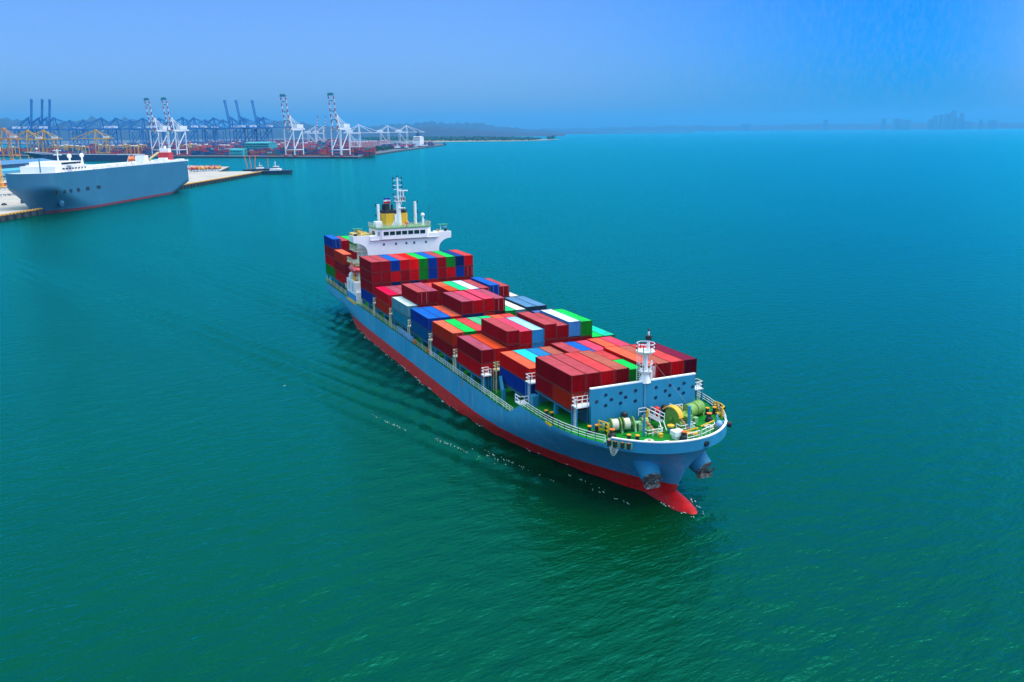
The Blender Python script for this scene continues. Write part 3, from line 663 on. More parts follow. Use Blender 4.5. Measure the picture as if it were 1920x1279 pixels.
# white deck house at the ship's side
f = MB(); f.bb(-128.2,-118.4,-14.0,-10.4,9.4,13.0); dh = part(f, "deck_house", WHITE)
for x in (-126.2,-122.4):
    f = MB(); f.bb(x,x+1.5,-14.05,-14.0,10.2,12.5); sub(f, "opening", GREYP, dh)
    f = MB()
    for i in range(5): f.bb(x+.1,x+1.4,-14.08,-14.05,10.4+.45*i,10.55+.45*i)
    sub(f, "louvre", WHITE, dh)
f = MB(); f.bb(-128.0,-118.6,-14.05,-13.85,7.6,9.3); part(f, "side_gate", mat("gate_blue",(.03,.22,.55),.5))
f = MB(); f.rail([(-131,-13.9,9.6),(-128.3,-13.9,9.6)],1.3,1,.1,3); part(f, "railing", CREAM)
f = MB(); f.bb(-118.3,-117.6,-14.0,-12.6,7.3,10.4); part(f, "side_post", WHITE)
f = MB()
for x in (-124.6,-119.6):
    f.bar((x,-11.2,13.0),(x,-13.6,17.0),.35); f.bar((x,-11.2,13.0),(x,-10.8,18.4),.35); f.bar((x,-10.8,18.4),(x,-13.9,18.0),.3)
part(f, "davit", CREAM)
f = MB(); f.bar((-122.6,-13.4,13.0),(-121.6,-13.2,15.2),.28); f.bb(-123.2,-121.0,-13.5,-13.0,13.0,14.2); part(f, "davit_winch", YEL)
f = MB(); f.lathe((-125.6,-13.2,13.1),[(.7,0),(.75,1.0),(.4,1.7),(.05,1.8)],14); part(f, "liferaft_canister", WHITE)
# funnel, stacks, mast, king posts
FX = -125.2
f = MB(); f.prism([(FX+2.4,-3.4),(FX+2.4,-1.0),(FX+2.0,-.8),(FX-3,-.8),(FX-3,-4.2),(FX+1.6,-4.2)],24.3,30.7); f.prism([(FX+2.4,.9),(FX+2.4,2.4),(FX+1.6,3.0),(FX-3,3.0),(FX-3,.7),(FX+2.0,.7)],24.3,30.7); fn = part(f, "funnel", FUNY)
f = MB(); f.prism([(FX+2.3,-3.3),(FX+2.3,2.3),(FX+1.5,2.9),(FX-2.9,2.9),(FX-2.9,-4.1),(FX+1.5,-4.1)],30.7,31.5); sub(f, "funnel_top", BLACK, fn)
f = MB(); f.cyl((FX,-2.4,31.5),(FX,-2.4,33.2),.85,.8,16); sub(f, "exhaust_pipe", BLACK, fn)
for y, r_, h in ((-3.5,.3,33.1),(-.9,.3,33.0),(2.4,.15,32.4)):
    f = MB(); f.cyl((FX,y,31.5),(FX,y,h),r_,r_,10); sub(f, "exhaust_pipe", BLACK, fn)
f = MB(); f.bb(FX+2.42,FX+2.6,-.95,.85,28.0,30.5); f.add([(FX+2.45,-2.0,27.3),(FX+2.45,1.0,27.3),(FX+2.45,.4,28.9),(FX+2.45,-1.0,28.9)],[(0,1,2,3)]); sub(f, "ladder_house", WHITE, fn)
MX = -123.0
f = MB(); f.cyl((MX,.3,27.3),(MX,.3,34.0),.75,.65,14); f.cyl((MX,.3,34.0),(MX,.3,40.4),.28,.2,8); f.cyl((MX,1.1,33.0),(MX,1.1,37),.2,.15,8)
for z, w_ in ((39.7,2.1),(38.3,2.3),(37.2,2.2),(35.3,2.4)): f.bar((MX,.3-w_/2,z),(MX,.3+w_/2,z),.14)
ms = part(f, "radar_mast", WHITE)
f = MB(); f.bb(MX-.9,MX+.9,-.7,2.2,33.9,34.05); f.rail([(MX+.9,-.7,34.05),(MX+.9,2.2,34.05),(MX-.9,2.2,34.05)],1.0,1,.07,2); f.bb(MX-.5,MX+.9,.2,2.1,32.0,32.15); sub(f, "platform", WHITE, ms)
f = MB(); f.bb(MX+.55,MX+.85,.3,2.9,36.7,37.0); f.cyl((MX+.7,1.6,35.2),(MX+.7,1.6,36.7),.14,.14,8); sub(f, "radar_scanner", WHITE, ms)
for z in (40.0,38.6,37.5,35.6):
    for sgn in (-1,1): f = MB(); f.cyl((MX,.3+sgn*1.2,z),(MX,.3+sgn*1.2,z+.5),.2,.2,8); sub(f, "signal_lamp", BLACK, ms)
f = MB(); f.cyl((MX,.3,40.5),(MX,.3,40.9),.2,.2,8); sub(f, "signal_lamp", BLACK, ms)
f = MB(); f.bb(MX-.2,MX+.7,1.0,2.0,34.2,35.0); sub(f, "horn", BLACK, ms)
f = MB(); f.bb(MX,MX+.5,-.6,.1,34.2,34.7); sub(f, "camera_box", BLACK, ms)
f = MB(); f.bar((MX,.5,37.5),(MX+1,6.0,27.4),.05); f.bar((MX,0,37.5),(MX+2,-5.4,27.4),.04); f.bar((MX+.4,.5,34),(HX,3.6,27.4),.05); sub(f, "stay", mat("wire",(.08,.09,.1),.6), ms)
for y, h in ((-5.1,33.2),(5.5,33.6)):
    f = MB(); f.cyl((FX+1,y,24.3),(FX+1,y,h),.42,.38,12); o = part(f, "king_post", WHITE)
    for z in (h-.4,h-3.2,h-5.6): f = MB(); f.cyl((FX+1,y+(-1 if y<0 else 1)*.75,z),(FX+1,y+(-1 if y<0 else 1)*.75,z+.5),.17,.17,8); f.bar((FX+1,y,z),(FX+1,y+(-1 if y<0 else 1)*.8,z),.08); sub(f, "signal_lamp", BLACK, o)
f = MB(); f.cyl((-120,6.3,27.3),(-120,6.3,29.8),.35,.25,10); f.sph((-120,6.3,30.2),.55,12); part(f, "satellite_dome", WHITE)
f = MB(); f.cyl((-119,7.7,27.3),(-119,7.7,33.4),.05,.03,6); part(f, "whip_aerial", BLACK)
f = MB(); f.lathe((-118.6,1.2,27.4),[(.2,0),(.2,.6),(.55,.8),(.6,1.2),(.45,1.4),(.1,1.5)],12); part(f, "searchlight", ORNG)
f = MB(); f.bb(-122,-119.5,-7.2,-5.4,27.35,28.9); part(f, "roof_locker", WHITE)
f = MB(); f.bb(-127.5,-121.2,-12.8,-8.2,24.3,25.6); f.bar((-126.5,-9,25.4),(-121.4,-12.4,26.6),.7); part(f, "stores_crane", mat("crane_ochre",(.60,.40,.06),.5,noise=(1,.2)))
for i in range(5):
    pass
# flag above the funnel
f = MB(); N_ = 10
for i in range(N_):
    for k, mi in ((0,2),(1,1),(2,0)):
        y0, y1 = -3.2+1.9*i/N_, -3.2+1.9*(i+1)/N_; x0, x1 = FX+.3*math.sin(i*.8), FX+.3*math.sin((i+1)*.8)
        z0 = 33.3+.5*k
        f.add([(x0,y0,z0),(x1,y1,z0),(x1,y1,z0+.5),(x0,y0,z0+.5),(x0-.03,y0,z0),(x1-.03,y1,z0),(x1-.03,y1,z0+.5),(x0-.03,y0,z0+.5)],[(0,1,2,3),(7,6,5,4)],mi)
f.cyl((FX,-1.3,31.5),(FX,-1.3,35),.05,.05,6,1)
fl = f.build("flag", [mat("flag_blue",(.02,.04,.40),.8),mat("flag_white",(.8,.8,.8),.8),mat("flag_red",(.7,.01,.02),.8)], None, False, (FX,-2.4,31.5), (FX,-2.4,31.5))
tag(fl, "small red, white and blue flag flying above the black funnel pipes", "flag")
# lifeboat in its davits
f = MB(); n_ = 14; pr = [(-3.4,.1),(-3.0,.75),(-1.8,1.25),(0,1.4),(1.8,1.25),(3.0,.75),(3.4,.1)]
vs = []
for x, r_ in pr:
    for i in range(n_): a = 2*PI*i/n_; vs.append((x, r_*math.cos(a), r_*(.9 if math.sin(a) < 0 else .75)*math.sin(a)))
f.add(vs, [(k*n_+i,k*n_+(i+1)%n_,(k+1)*n_+(i+1)%n_,(k+1)*n_+i) for k in range(6) for i in range(n_)]+[tuple(range(n_-1,-1,-1)),tuple(range(6*n_,7*n_))])
lb = f.build("lifeboat", PINKR, None, True, (0,0,0), (-121.6,-13.0,16.3)); tag(lb, "enclosed red lifeboat hanging in davits beside the white accommodation block", "lifeboat")
f = MB(); f.prism([(-2.6,-.7),(1.6,-.7),(1.6,.7),(-2.6,.7)],.8,1.6); f.build("canopy", ORNG, lb)
f = MB(); f.bar((-3.3,-1.0,.05),(3.3,-1.0,.05),.12); f.bar((-3.3,1.0,.05),(3.3,1.0,.05),.12); f.build("grab_line", WHITE, lb)
# rope hanging over the bulwark
f = MB()
for k in range(5):
    a = Vector((9.2,-hb(9.2,9.3)-.12,10.85)); b_ = Vector((10.6,-hb(10.6,9.3)-.25,9.5)); prev = a
    for i in range(1, 13):
        t = i/12; c = a.lerp(b_, t); c.z -= (.7+.30*k)*math.sin(PI*t)*.9; c.y -= .15*math.sin(PI*t)
        f.bar(prev, c, .07); prev = c
o = f.build("mooring_rope", ROPE, None, False, (10,-9,9), (10,-9,9)); tag(o, "loop of cream mooring rope hanging over the blue bow bulwark", "rope")
for i, (x, lab) in enumerate(((-66.3,"orange lifebuoy on the side rail beside the folded blue gangway"),(-57.6,"orange lifebuoy on the side rail further forward than the gangway"))):
    f = MB(); 
    for k in range(14):
        a0, a1 = 2*PI*k/14, 2*PI*(k+1)/14; f.bar((.42*math.cos(a0),0,.42*math.sin(a0)),(.42*math.cos(a1),0,.42*math.sin(a1)),.2)
    o = f.build("lifebuoy", ORNG, None, False, (0,0,0), (x,-14.2,8.2)); tag(o, lab, "lifebuoy", "lifebuoys on the ship's side rail")

# ------------------------------------------------------------------ containers: every one a thing of its own
COLS = {  # side paint, faded roof with light from above put into its colour, words for side, words for roof
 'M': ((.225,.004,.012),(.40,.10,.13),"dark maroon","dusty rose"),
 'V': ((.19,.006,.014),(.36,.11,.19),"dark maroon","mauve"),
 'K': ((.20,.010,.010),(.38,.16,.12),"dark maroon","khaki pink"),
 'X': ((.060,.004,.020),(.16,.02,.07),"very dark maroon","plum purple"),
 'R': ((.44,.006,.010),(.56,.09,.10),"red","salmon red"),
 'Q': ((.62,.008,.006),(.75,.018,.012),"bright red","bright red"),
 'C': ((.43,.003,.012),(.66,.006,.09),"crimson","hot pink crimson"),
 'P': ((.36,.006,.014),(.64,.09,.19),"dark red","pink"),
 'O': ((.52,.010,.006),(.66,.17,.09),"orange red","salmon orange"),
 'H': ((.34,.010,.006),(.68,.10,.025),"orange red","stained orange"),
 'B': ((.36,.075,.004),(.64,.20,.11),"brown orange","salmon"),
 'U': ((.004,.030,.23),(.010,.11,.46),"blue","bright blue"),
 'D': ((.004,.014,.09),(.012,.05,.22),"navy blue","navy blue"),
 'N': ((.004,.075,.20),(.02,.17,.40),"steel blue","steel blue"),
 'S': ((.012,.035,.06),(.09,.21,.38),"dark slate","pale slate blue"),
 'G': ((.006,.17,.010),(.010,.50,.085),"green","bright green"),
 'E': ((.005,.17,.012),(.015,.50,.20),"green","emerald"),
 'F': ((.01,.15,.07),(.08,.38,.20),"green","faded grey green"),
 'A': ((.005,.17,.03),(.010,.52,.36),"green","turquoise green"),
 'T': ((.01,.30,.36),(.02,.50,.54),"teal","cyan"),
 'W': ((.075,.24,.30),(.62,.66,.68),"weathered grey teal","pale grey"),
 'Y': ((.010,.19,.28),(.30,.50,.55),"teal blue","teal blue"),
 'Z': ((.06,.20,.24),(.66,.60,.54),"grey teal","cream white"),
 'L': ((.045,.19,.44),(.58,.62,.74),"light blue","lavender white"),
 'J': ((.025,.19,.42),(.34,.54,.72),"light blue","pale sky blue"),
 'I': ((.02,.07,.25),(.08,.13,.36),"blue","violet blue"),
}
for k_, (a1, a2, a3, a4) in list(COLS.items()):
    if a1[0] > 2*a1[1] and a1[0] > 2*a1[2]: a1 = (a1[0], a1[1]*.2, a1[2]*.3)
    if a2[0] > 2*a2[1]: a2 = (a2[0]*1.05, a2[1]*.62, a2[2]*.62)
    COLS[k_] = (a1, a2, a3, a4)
CMAT = {}
def cmats(k):
    if k not in CMAT:
        s_, t_, a, b = COLS[k]
        dk = tuple(min(1,c*.45+.02) for c in t_)
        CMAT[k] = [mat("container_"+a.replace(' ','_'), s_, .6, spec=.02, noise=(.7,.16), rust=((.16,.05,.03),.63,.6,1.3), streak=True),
                   mat("faded_lit_roof_"+b.replace(' ','_'), t_, .8, spec=.02, noise=(.45,.16), rust=(dk,.54,.8,.42)),
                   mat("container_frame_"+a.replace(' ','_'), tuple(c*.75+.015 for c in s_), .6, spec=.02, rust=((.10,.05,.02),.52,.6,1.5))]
    return CMAT[k]
CMESH = {}
def cmesh(k, Ln, h):
    key = (k, Ln, h)
    if key in CMESH: return CMESH[key]
    b = MB(); W_ = 2.438; x0, x1 = -Ln/2, Ln/2; y0, y1 = -W_/2, W_/2; pz = .13
    for x in (x0+.08, x1-.08):
        for y in (y0+.08, y1-.08): b.bb(x-.08,x+.08,y-.08,y+.08,pz,h-.1,2)
    for z0, z1 in ((pz-.02,pz+.14),(h-.13,h-.015)):
        for y in (y0+.04, y1-.04): b.bb(x0+.16,x1-.16,y-.04,y+.04,z0,z1,2)
        for x in (x0+.04, x1-.04): b.bb(x-.04,x+.04,y0+.16,y1-.16,z0,z1,2)
    for x in (x0+.09,x1-.09):
        for y in (y0+.085,y1-.085):
            for z0,z1 in ((0,.13),(h-.115,h)): b.bb(x-.10,x+.10,y-.095,y+.095,z0,z1,2)
    def corr(pts, z0, z1, mi):      # corrugated wall along a polyline
        vs = []
        for p in pts: vs += [(p[0],p[1],z0),(p[0],p[1],z1)]
        b.add(vs, [(2*i,2*i+2,2*i+3,2*i+1) for i in range(len(pts)-1)], mi)
    def zig(a, c, fn, per=.28, d=.045):
        n = int((c-a)/per); o = []
        st = (c-a)/n
        for i in range(n):
            u = a+i*st
            o += [fn(u,0),fn(u+st*.3,0),fn(u+st*.5,d),fn(u+st*.8,d)]
        o.append(fn(c,0)); return o
    corr(zig(x0+.16,x1-.16,lambda u,d:(u,y0+.02+d)),pz+.1,h-.1,0)
    corr(zig(x0+.16,x1-.16,lambda u,d:(u,y1-.02-d))[::-1],pz+.1,h-.1,0)
    corr(zig(y0+.16,y1-.16,lambda u,d:(x1-.02-d,u)),pz+.1,h-.1,0)
    corr(zig(y0+.16,y1-.16,lambda u,d:(x0+.02+d,u))[::-1],pz+.1,h-.1,0)
    n = int((x1-x0-.3)/.32); st = (x1-x0-.24)/n; vs = []
    for i in range(n+1):
        for q, zz in ((0,h-.045),(.35,h-.045),(.5,h-.02),(.85,h-.02)):
            if i == n and q > 0: break
            u = x0+.12+(i+q)*st; vs += [(u,y0+.05,zz),(u,y1-.05,zz)]
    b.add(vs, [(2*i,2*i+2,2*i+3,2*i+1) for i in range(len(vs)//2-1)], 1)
    b.add([(x0+.1,y0+.1,pz+.1),(x1-.1,y0+.1,pz+.1),(x1-.1,y1-.1,pz+.1),(x0+.1,y1-.1,pz+.1)],[(3,2,1,0)],2)
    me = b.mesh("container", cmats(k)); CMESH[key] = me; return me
DOORM = {}
GALV = mat("galvanised_bar", (.40,.36,.36), .5)
def door_mesh(k, h):
    if (k,h) not in DOORM:
        b = MB(); b.bb(-.02,.0,-.56,.56,.28,h-.16,0)
        for z in (.8,1.4,2.0): b.bb(.0,.012,-.5,.5,z-.02,z+.02,0)
        for y, q in ((-.2,0),(.3,1)): b.bb(.0,.045,y-.016,y+.016,.25,h-.14,q)
        DOORM[(k,h)] = b.mesh("door", [cmats(k)[0], GALV])
    return DOORM[(k,h)]
ORD = ["outermost row on the near side","second row from the near rail","third row from the near rail","fourth row from the near rail","fifth row from the near rail","sixth row from the near rail",
       "seventh row from the near rail","fourth row from the far rail","third row from the far rail","second row from the far rail","outermost row on the far side"]
ORD9 = ORD[:5]+ORD[7:]
BAYN = {1:"stack right behind the breakwater",2:"second stack behind the breakwater",3:"third stack behind the breakwater",4:"fourth stack behind the breakwater",5:"middle stack of the ship",
        6:"third stack ahead of the bridge",7:"second stack ahead of the bridge",8:"tall stack under the bridge front",9:"short stack just aft of the bridge",10:"sternmost stack"}
TIER = {1:"bottom",2:"second",3:"third",4:"fourth"}
NUSED = {}
def container(k, x, y, z, Ln, h, label, grp, door):
    o = bpy.data.objects.new("container", cmesh(k, Ln, h)); col.objects.link(o); o.location = (x, y, z)
    tag(o, label, "shipping container", grp)
    if door:
        for q in (-.58,.58):
            d = bpy.data.objects.new("door", door_mesh(k, h)); col.objects.link(d); d.parent = o; d.location = (Ln/2+.012, q, 0)
    return o
# columns run from the near (starboard) rail to the far rail; tokens bottom to top; '-' hidden slot, 'h' high cube, '.NN' extra dunnage, 'a/b' two twenty-footers (aft/forward), '*' doors forward
BAYS = {
 1: (0, 12.0, 9, ["M/B Mh","M* Mh","M Rh","M Kh","M R/G","R Oh*h","M Kh","M Rh","G Xh"]),
 2: (-14.5, 9.7, 9, ["U O","M* T","- N","- K","M Mhh","- Uh","- Ph","M Ohh","M Phh"]),
 3: (-29, 9.7, 11, ["R V","M* H","D Mh M","G P P","D J J","M Mhh Mh","M Mh M","- Mh Lhh","- Mh Gh","- G","M A"]),
 4: (-43.5, 9.7, 11, ["M B*","- G","- R","- F","- E","- O","- R","M","M","- I","M O"]),
 5: (-58, 9.7, 11, ["N U","- U","- O","D* D Vh","D D Ph","R R Phh","X X Vh*","- E","M Z","- S.4","S S.4"]),
 6: (-72.5, 9.7, 11, ["Y W","- M Mh*","- M Vh","M","- Q O/H","- M E","- M L","- M M*","- U Uhh*","- M M*","M Z"]),
 7: (-87, 9.7, 11, ["B C","- V","- M","- M","- R","- R","- C","- M","- M","- M","M M"]),
 8: (-101.6, 9.7, 11, ["Uh Mh Mh Mh","- M Mh Mh","- D Rh Uh","- M Mh Rh","- D Rh Qh","- M Gh Gh","- R Uh Uh","- M Mh Mh","- M Rh Gh","- M Uh Dh","M Mh Mh* Rh"]),
 9: (-131.5, 10.2, 11, ["Rh Mh Bh","X","X","M","M","M","M","M","M","M","M"]),
 10: (-144.7, 10.2, 11, ["Gh Ch Mh Uh*","X M Mh Mh","- M Mh Gh","- - Xh Ph","- - M M","- - M M","- - M M","- - M R","- - M M","- - M G","M M M M"]),
}
used_labels = {}
clist = []
for bay, (xf, base, n, cols_) in BAYS.items():
    for ci, spec in enumerate(cols_):
        y = (ci-(n-1)/2)*2.5; z = base; toks = spec.split()
        for ti, tk in enumerate(toks, 1):
            extra = 0
            if '.' in tk: tk, ex = tk.split('.'); extra = float('.'+ex)
            door = '*' in tk; tk = tk.replace('*','')
            nh = tk.count('h'); tk = tk.replace('h','')
            h = {0:2.59,1:2.896,2:2.896}[nh]; gap = .02+(0.16 if nh == 2 else 0)+extra
            if bay == 8 and ti <= 4: h = 2.76
            z += gap
            if tk != '-':
                ow = (ORD9 if n == 9 else ORD)[ci]
                tw = "top" if ti == len(toks) else TIER[ti]+" tier"
                halves = [(tk[0], xf-6.095, 12.19, "")] if '/' not in tk else [(tk[0], xf-12.19+3.03, 6.058, "aft half "), (tk[-1], xf-3.03, 6.058, "forward half ")]
                for k, x, Ln, hw_ in halves:
                    side, roof = COLS[k][2], COLS[k][3]
                    look = f"{side} container" + (f" with {roof} roof" if tw == "top" and side != roof and not hw_ else "")
                    lab = f"{look}, {hw_}{tw}, {ow}, {BAYN[bay]}"
                    wn_ = len(lab.split())
                    if wn_ > 16: lab = f"{side} container, {hw_}{tw}, {ow}, {BAYN[bay]}"
                    if len(lab.split()) > 16: lab = lab.replace("outermost row on the ","outermost ").replace(" row from the "," from ").replace(" right behind the "," behind the ").replace("stack just aft of","stack aft of")
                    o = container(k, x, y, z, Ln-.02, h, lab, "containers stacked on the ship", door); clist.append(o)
            z += h
for o in clist:
    if abs(o.location.x+6.095) < .1 and abs(o.location.y-2.5) < .1 and 'top' in o['label']:
        f = MB(); rr = random.Random(3)
        for r_ in range(11):
            for q in (-.62,.05,.62):
                w_ = rr.uniform(.18,.30); f.bb(6.14,6.15,q-w_,q+w_,.5+.19*r_,.58+.19*r_)
        f.build("lettering", mat("lettering_white",(.8,.75,.72),.6), o)
f = MB()
for y0 in (-11.1,-8.6):
    f.bar((.12,y0,14.7),(.12,y0+1.2,12.3),.045); f.bar((.12,y0+2.2,14.7),(.12,y0+1.0,12.3),.045)
part(f, "lashing_rod", GALV)

# ------------------------------------------------------------------ foam along the hull
FOAM = mat("foam_white", (.50,.62,.60), .9, spec=.1)
f = MB(); rf = random.Random(5)
def fleck(x, y, ln, wd, ang, z=.22):
    n = 9; c, s_ = math.cos(ang), math.sin(ang); pts = []
    for i in range(n):
        t = 2*PI*i/n; a, b = ln/2*math.cos(t)*rf.uniform(.6,1.1), wd/2*math.sin(t)*rf.uniform(.5,1.3); pts.append((x+a*c-b*s_, y+a*s_+b*c))
    o = len(f.v); f.v += [(px,py,z+rf.uniform(-.02,.05)) for px,py in pts]+[(x,y,z+.10)]
    for i in range(n): f.f.append((o+i,o+(i+1)%n,o+n)); f.m.append(0)
for u, v, k, sp in ((720,788,3,2.0),(745,800,8,3.0),(838,832,9,3.5),(872,846,5,3.0),(915,855,5,3.0),(945,862,5,3.0),(975,874,4,3),(1010,890,3,3),(1100,905,4,4),(1130,925,4,3),(533,723,1,.5),(635,586,5,2),(640,600,3,2),(655,600,3,3),(682,622,3,1.5),(700,634,2,2)):
    c = at(u, v, .2)
    for i in range(int(k*2)): q_ = rf.gauss(0,sp*.9); fleck(c.x+q_, c.y+.30*q_+rf.gauss(0,.16), rf.uniform(.25,1.1), rf.uniform(.03,.11), -.3+rf.gauss(0,.2))
for i in range(22):
    x = rf.uniform(11,17); sdd = rf.choice((-1,1)); fleck(x, sdd*(2.3-.25*(x-11))+sdd*abs(rf.gauss(.15,.25)), rf.uniform(.2,.8), rf.uniform(.06,.2), -sdd*.15+rf.gauss(0,.2))
for i in range(70):
    x = rf.uniform(-120,5); fleck(x, -hb(x,0)-abs(rf.gauss(.2,.35)), rf.uniform(.3,1.2), rf.uniform(.06,.2), .1)
tag(f.build("foam", FOAM), "scattered flecks of white foam on the water beside the hull", "foam", None, "stuff")

# ------------------------------------------------------------------ car carrier at its quay
a_ = at(67,402); b_ = at(354,357); d = (b_-a_).normalized(); b_ = b_+Vector((d.y,-d.x,0))*15.5*(1 if Vector((d.y,-d.x,0)).dot(b_-Vector(CAM)) > 0 else -1)+d*4; d = (b_-a_); LCC = d.length; AC = math.atan2(d.y, d.x)
CARR = empty("car_carrier", a_, AC, "huge slab sided blue car carrier with a white top, moored at the quay", "car carrier")
KG = mat("carrier_blue", (.03,.14,.25), .45, noise=(.05,.12))
def carrier():
    Hh = 27.5; Bm = 16.5; NS_, NZ_ = 50, 16; g = {}; m_ = MB()
    def bre(s, z):     # s along the waterline length, half breadth
        rk = 11.0*math.sin(min(1,z/19)*PI/2)**1.3; u = min(max((s+rk)/(13+49*(1-min(1,(z/17)))**1.0), 0), 1)
        v = min(max((LCC+2-s)/(6 if z > 9 else 6+(9-z)*5), 0), 1)
        return Bm*(1-(1-u)**2.2)**.75*(.62+.38*math.sqrt(v) if z > 9 else math.sqrt(v)*(.6+.4*math.sqrt(v)))
    for sd_ in (-1,1):
        for i in range(NS_+1):
            for k in range(NZ_+1):
                z = -2+(Hh+2)*k/NZ_; rk = 11.0*math.sin(min(1,max(z,0)/19)*PI/2)**1.3; s = -rk+(LCC+1.9+rk)*(i/NS_)**1.5
                g[(sd_,i,k)] = len(m_.v); m_.v.append((s, sd_*bre(s,max(z,0)), z))
        for i in range(NS_):
            for k in range(NZ_):
                q = (g[(sd_,i,k)],g[(sd_,i+1,k)],g[(sd_,i+1,k+1)],g[(sd_,i,k+1)]); m_.f.append(q if sd_ == -1 else q[::-1]); m_.m.append(1 if -2+(Hh+2)*(k+.5)/NZ_ < 1.6 else 0)
    for k in range(NZ_): m_.f.append((g[(-1,NS_,k)],g[(1,NS_,k)],g[(1,NS_,k+1)],g[(-1,NS_,k+1)])); m_.m.append(0)
    top = [m_.v[g[(-1,i,NZ_)]] for i in range(NS_+1)]+[m_.v[g[(1,i,NZ_)]] for i in range(NS_,-1,-1)]
    o = len(m_.v); m_.v += [(x,y,Hh-.3) for x,y,z in top]; m_.f.append(tuple(range(o,o+len(top)))); m_.m.append(2)
    m_.build("hull", [KG, mat("carrier_boot", (.16,.008,.02), .5), mat("carrier_deck", (.50,.52,.50), .6, noise=(.1,.15))], CARR, True)
    def p(mb, n, m, par=None): return mb.build(n, m, par or CARR)
    b = MB(); b.prism([(10,-12),(10,12),(50,14.2),(50,-14.2)],Hh-.3,Hh+4.0); b.prism([(50,-14),(50,14),(78,15),(78,-15)],Hh-.3,Hh+2.6); h_ = p(b,"deck_house",WHITE)
    b = MB(); b.prism([(20,-11),(20,11),(48,11.5),(48,-11.5)],Hh+4.0,Hh+6.6); b.bb(24,30,-16,16,Hh+3.9,Hh+4.6); wh_ = p(b,"wheelhouse",WHITE,h_)
    for i in range(8):
        b = MB(); b.bb(21+3.3*i,23.4+3.3*i,11.55 if False else -11.75,-11.0,Hh+4.8,Hh+6.1); p(b,"window",GLASS,wh_)
    for i in range(8):
        b = MB(); b.bb(17+4.2*i,18+4.2*i,-14.4,-13.2-.032*(3+4.2*i),Hh+1.4,Hh+2.5); p(b,"window",GLASS,h_)
    for i,x in enumerate((58,70,84,98,112,126,142,158,174,190,206,222)):
        b = MB(); b.bb(x,x+R.uniform(6,10),-15.5,-11,Hh-.3,Hh+R.uniform(1.6,3.2)); p(b,"deck_locker",WHITE)
    b = MB(); b.bb(80,LCC-2,-16.3,-15.7,Hh-.3,Hh+1.1); b.bb(80,LCC-2,15.7,16.3,Hh-.3,Hh+1.1); p(b,"bulwark",WHITE)
    b = MB(); b.bb(160,168,-9,-1,Hh-.3,Hh+7); p(b,"vent_house",WHITE)
    b = MB(); b.bb(205,212,-8,-2,Hh-.3,Hh+3.6); p(b,"vent_house",WHITE)
    for x,y in ((54,0),(76,2)):
        b = MB(); b.cyl((x,y,Hh),(x,y,Hh+8.5),.7,.6,8); b.sph((x,y,Hh+9.7),1.6,10); p(b,"satellite_dome",WHITE)
    b = MB(); b.cyl((38,0,Hh+6),(38,0,Hh+15),.45,.3,8); b.bar((38,-3,Hh+14),(38,3,Hh+14),.4); b.bar((38,-3,Hh+11),(38,3,Hh+11),.5); p(b,"radar_mast",WHITE)
    b = MB(); b.cyl((6,-4,Hh),(6,-4,Hh+9),.5,.4,8); p(b,"foremast",mat("mast_teal",(.02,.20,.30),.5))
    b = MB(); b.bb(222,232,-5,5,Hh-.3,Hh+8); b.bb(224,231,-4,4,Hh+8,Hh+11.5,1); b.cyl((227,0,Hh+11),(227,0,Hh+14),1.2,1.0,10,1); p(b,"funnel",[REDP,WHITE])
    b = MB(); b.cyl((178,-6,Hh),(178,-6,Hh+4),.9,.9,8); b.bar((178,-6,Hh+4),(188,-10,Hh+9),1.2); p(b,"deck_crane",mat("derrick_tan",(.62,.45,.22),.5))
    for s in (10,17,25,35,48,64):
        z = 14.5; y = -bre(s-6,z)-.08; b = MB(); b.bb(s-8,s-8+1.4+.06*s,y-.25,y+.9,z-1.1,z+1.1); p(b,"mooring_port",BLACK)
    b = MB(); b.cyl((12,-bre(12,7)+.8,7),(8,-bre(12,7)-2.2,6),2.2,1.4,12); p(b,"anchor_bolster",KG)
    o = MB(); n_ = 10; pr = [(-5,.2),(-3.5,1.7),(0,2.1),(3.5,1.7),(5,.2)]; vs=[]
    for x,r_ in pr:
        for i in range(n_): vs.append((x,r_*math.cos(2*PI*i/n_),r_*math.sin(2*PI*i/n_)))
    o.add(vs,[(k*n_+i,k*n_+(i+1)%n_,(k+1)*n_+(i+1)%n_,(k+1)*n_+i) for k in range(4) for i in range(n_)])
    c_, s_ = math.cos(AC), math.sin(AC); lx, ly = 126, -13
    q = o.build("lifeboat",ORNG,None,True); q.location = (a_.x+lx*c_-ly*s_, a_.y+lx*s_+ly*c_, Hh+5.2); q.rotation_euler = (0,0,AC)
    tag(q, "orange red lifeboat on the white top of the car carrier", "lifeboat")
    b = MB(); b.bb(-3,3,-.9,.9,1.4,2.5); b.build("canopy",ORNG,q)
    b = MB(); 
    for x in (-4,4): b.bar((lx+x,-10,Hh),(lx+x,-13.5,Hh+8),.5)
    p(b,"davit",WHITE)
carrier()

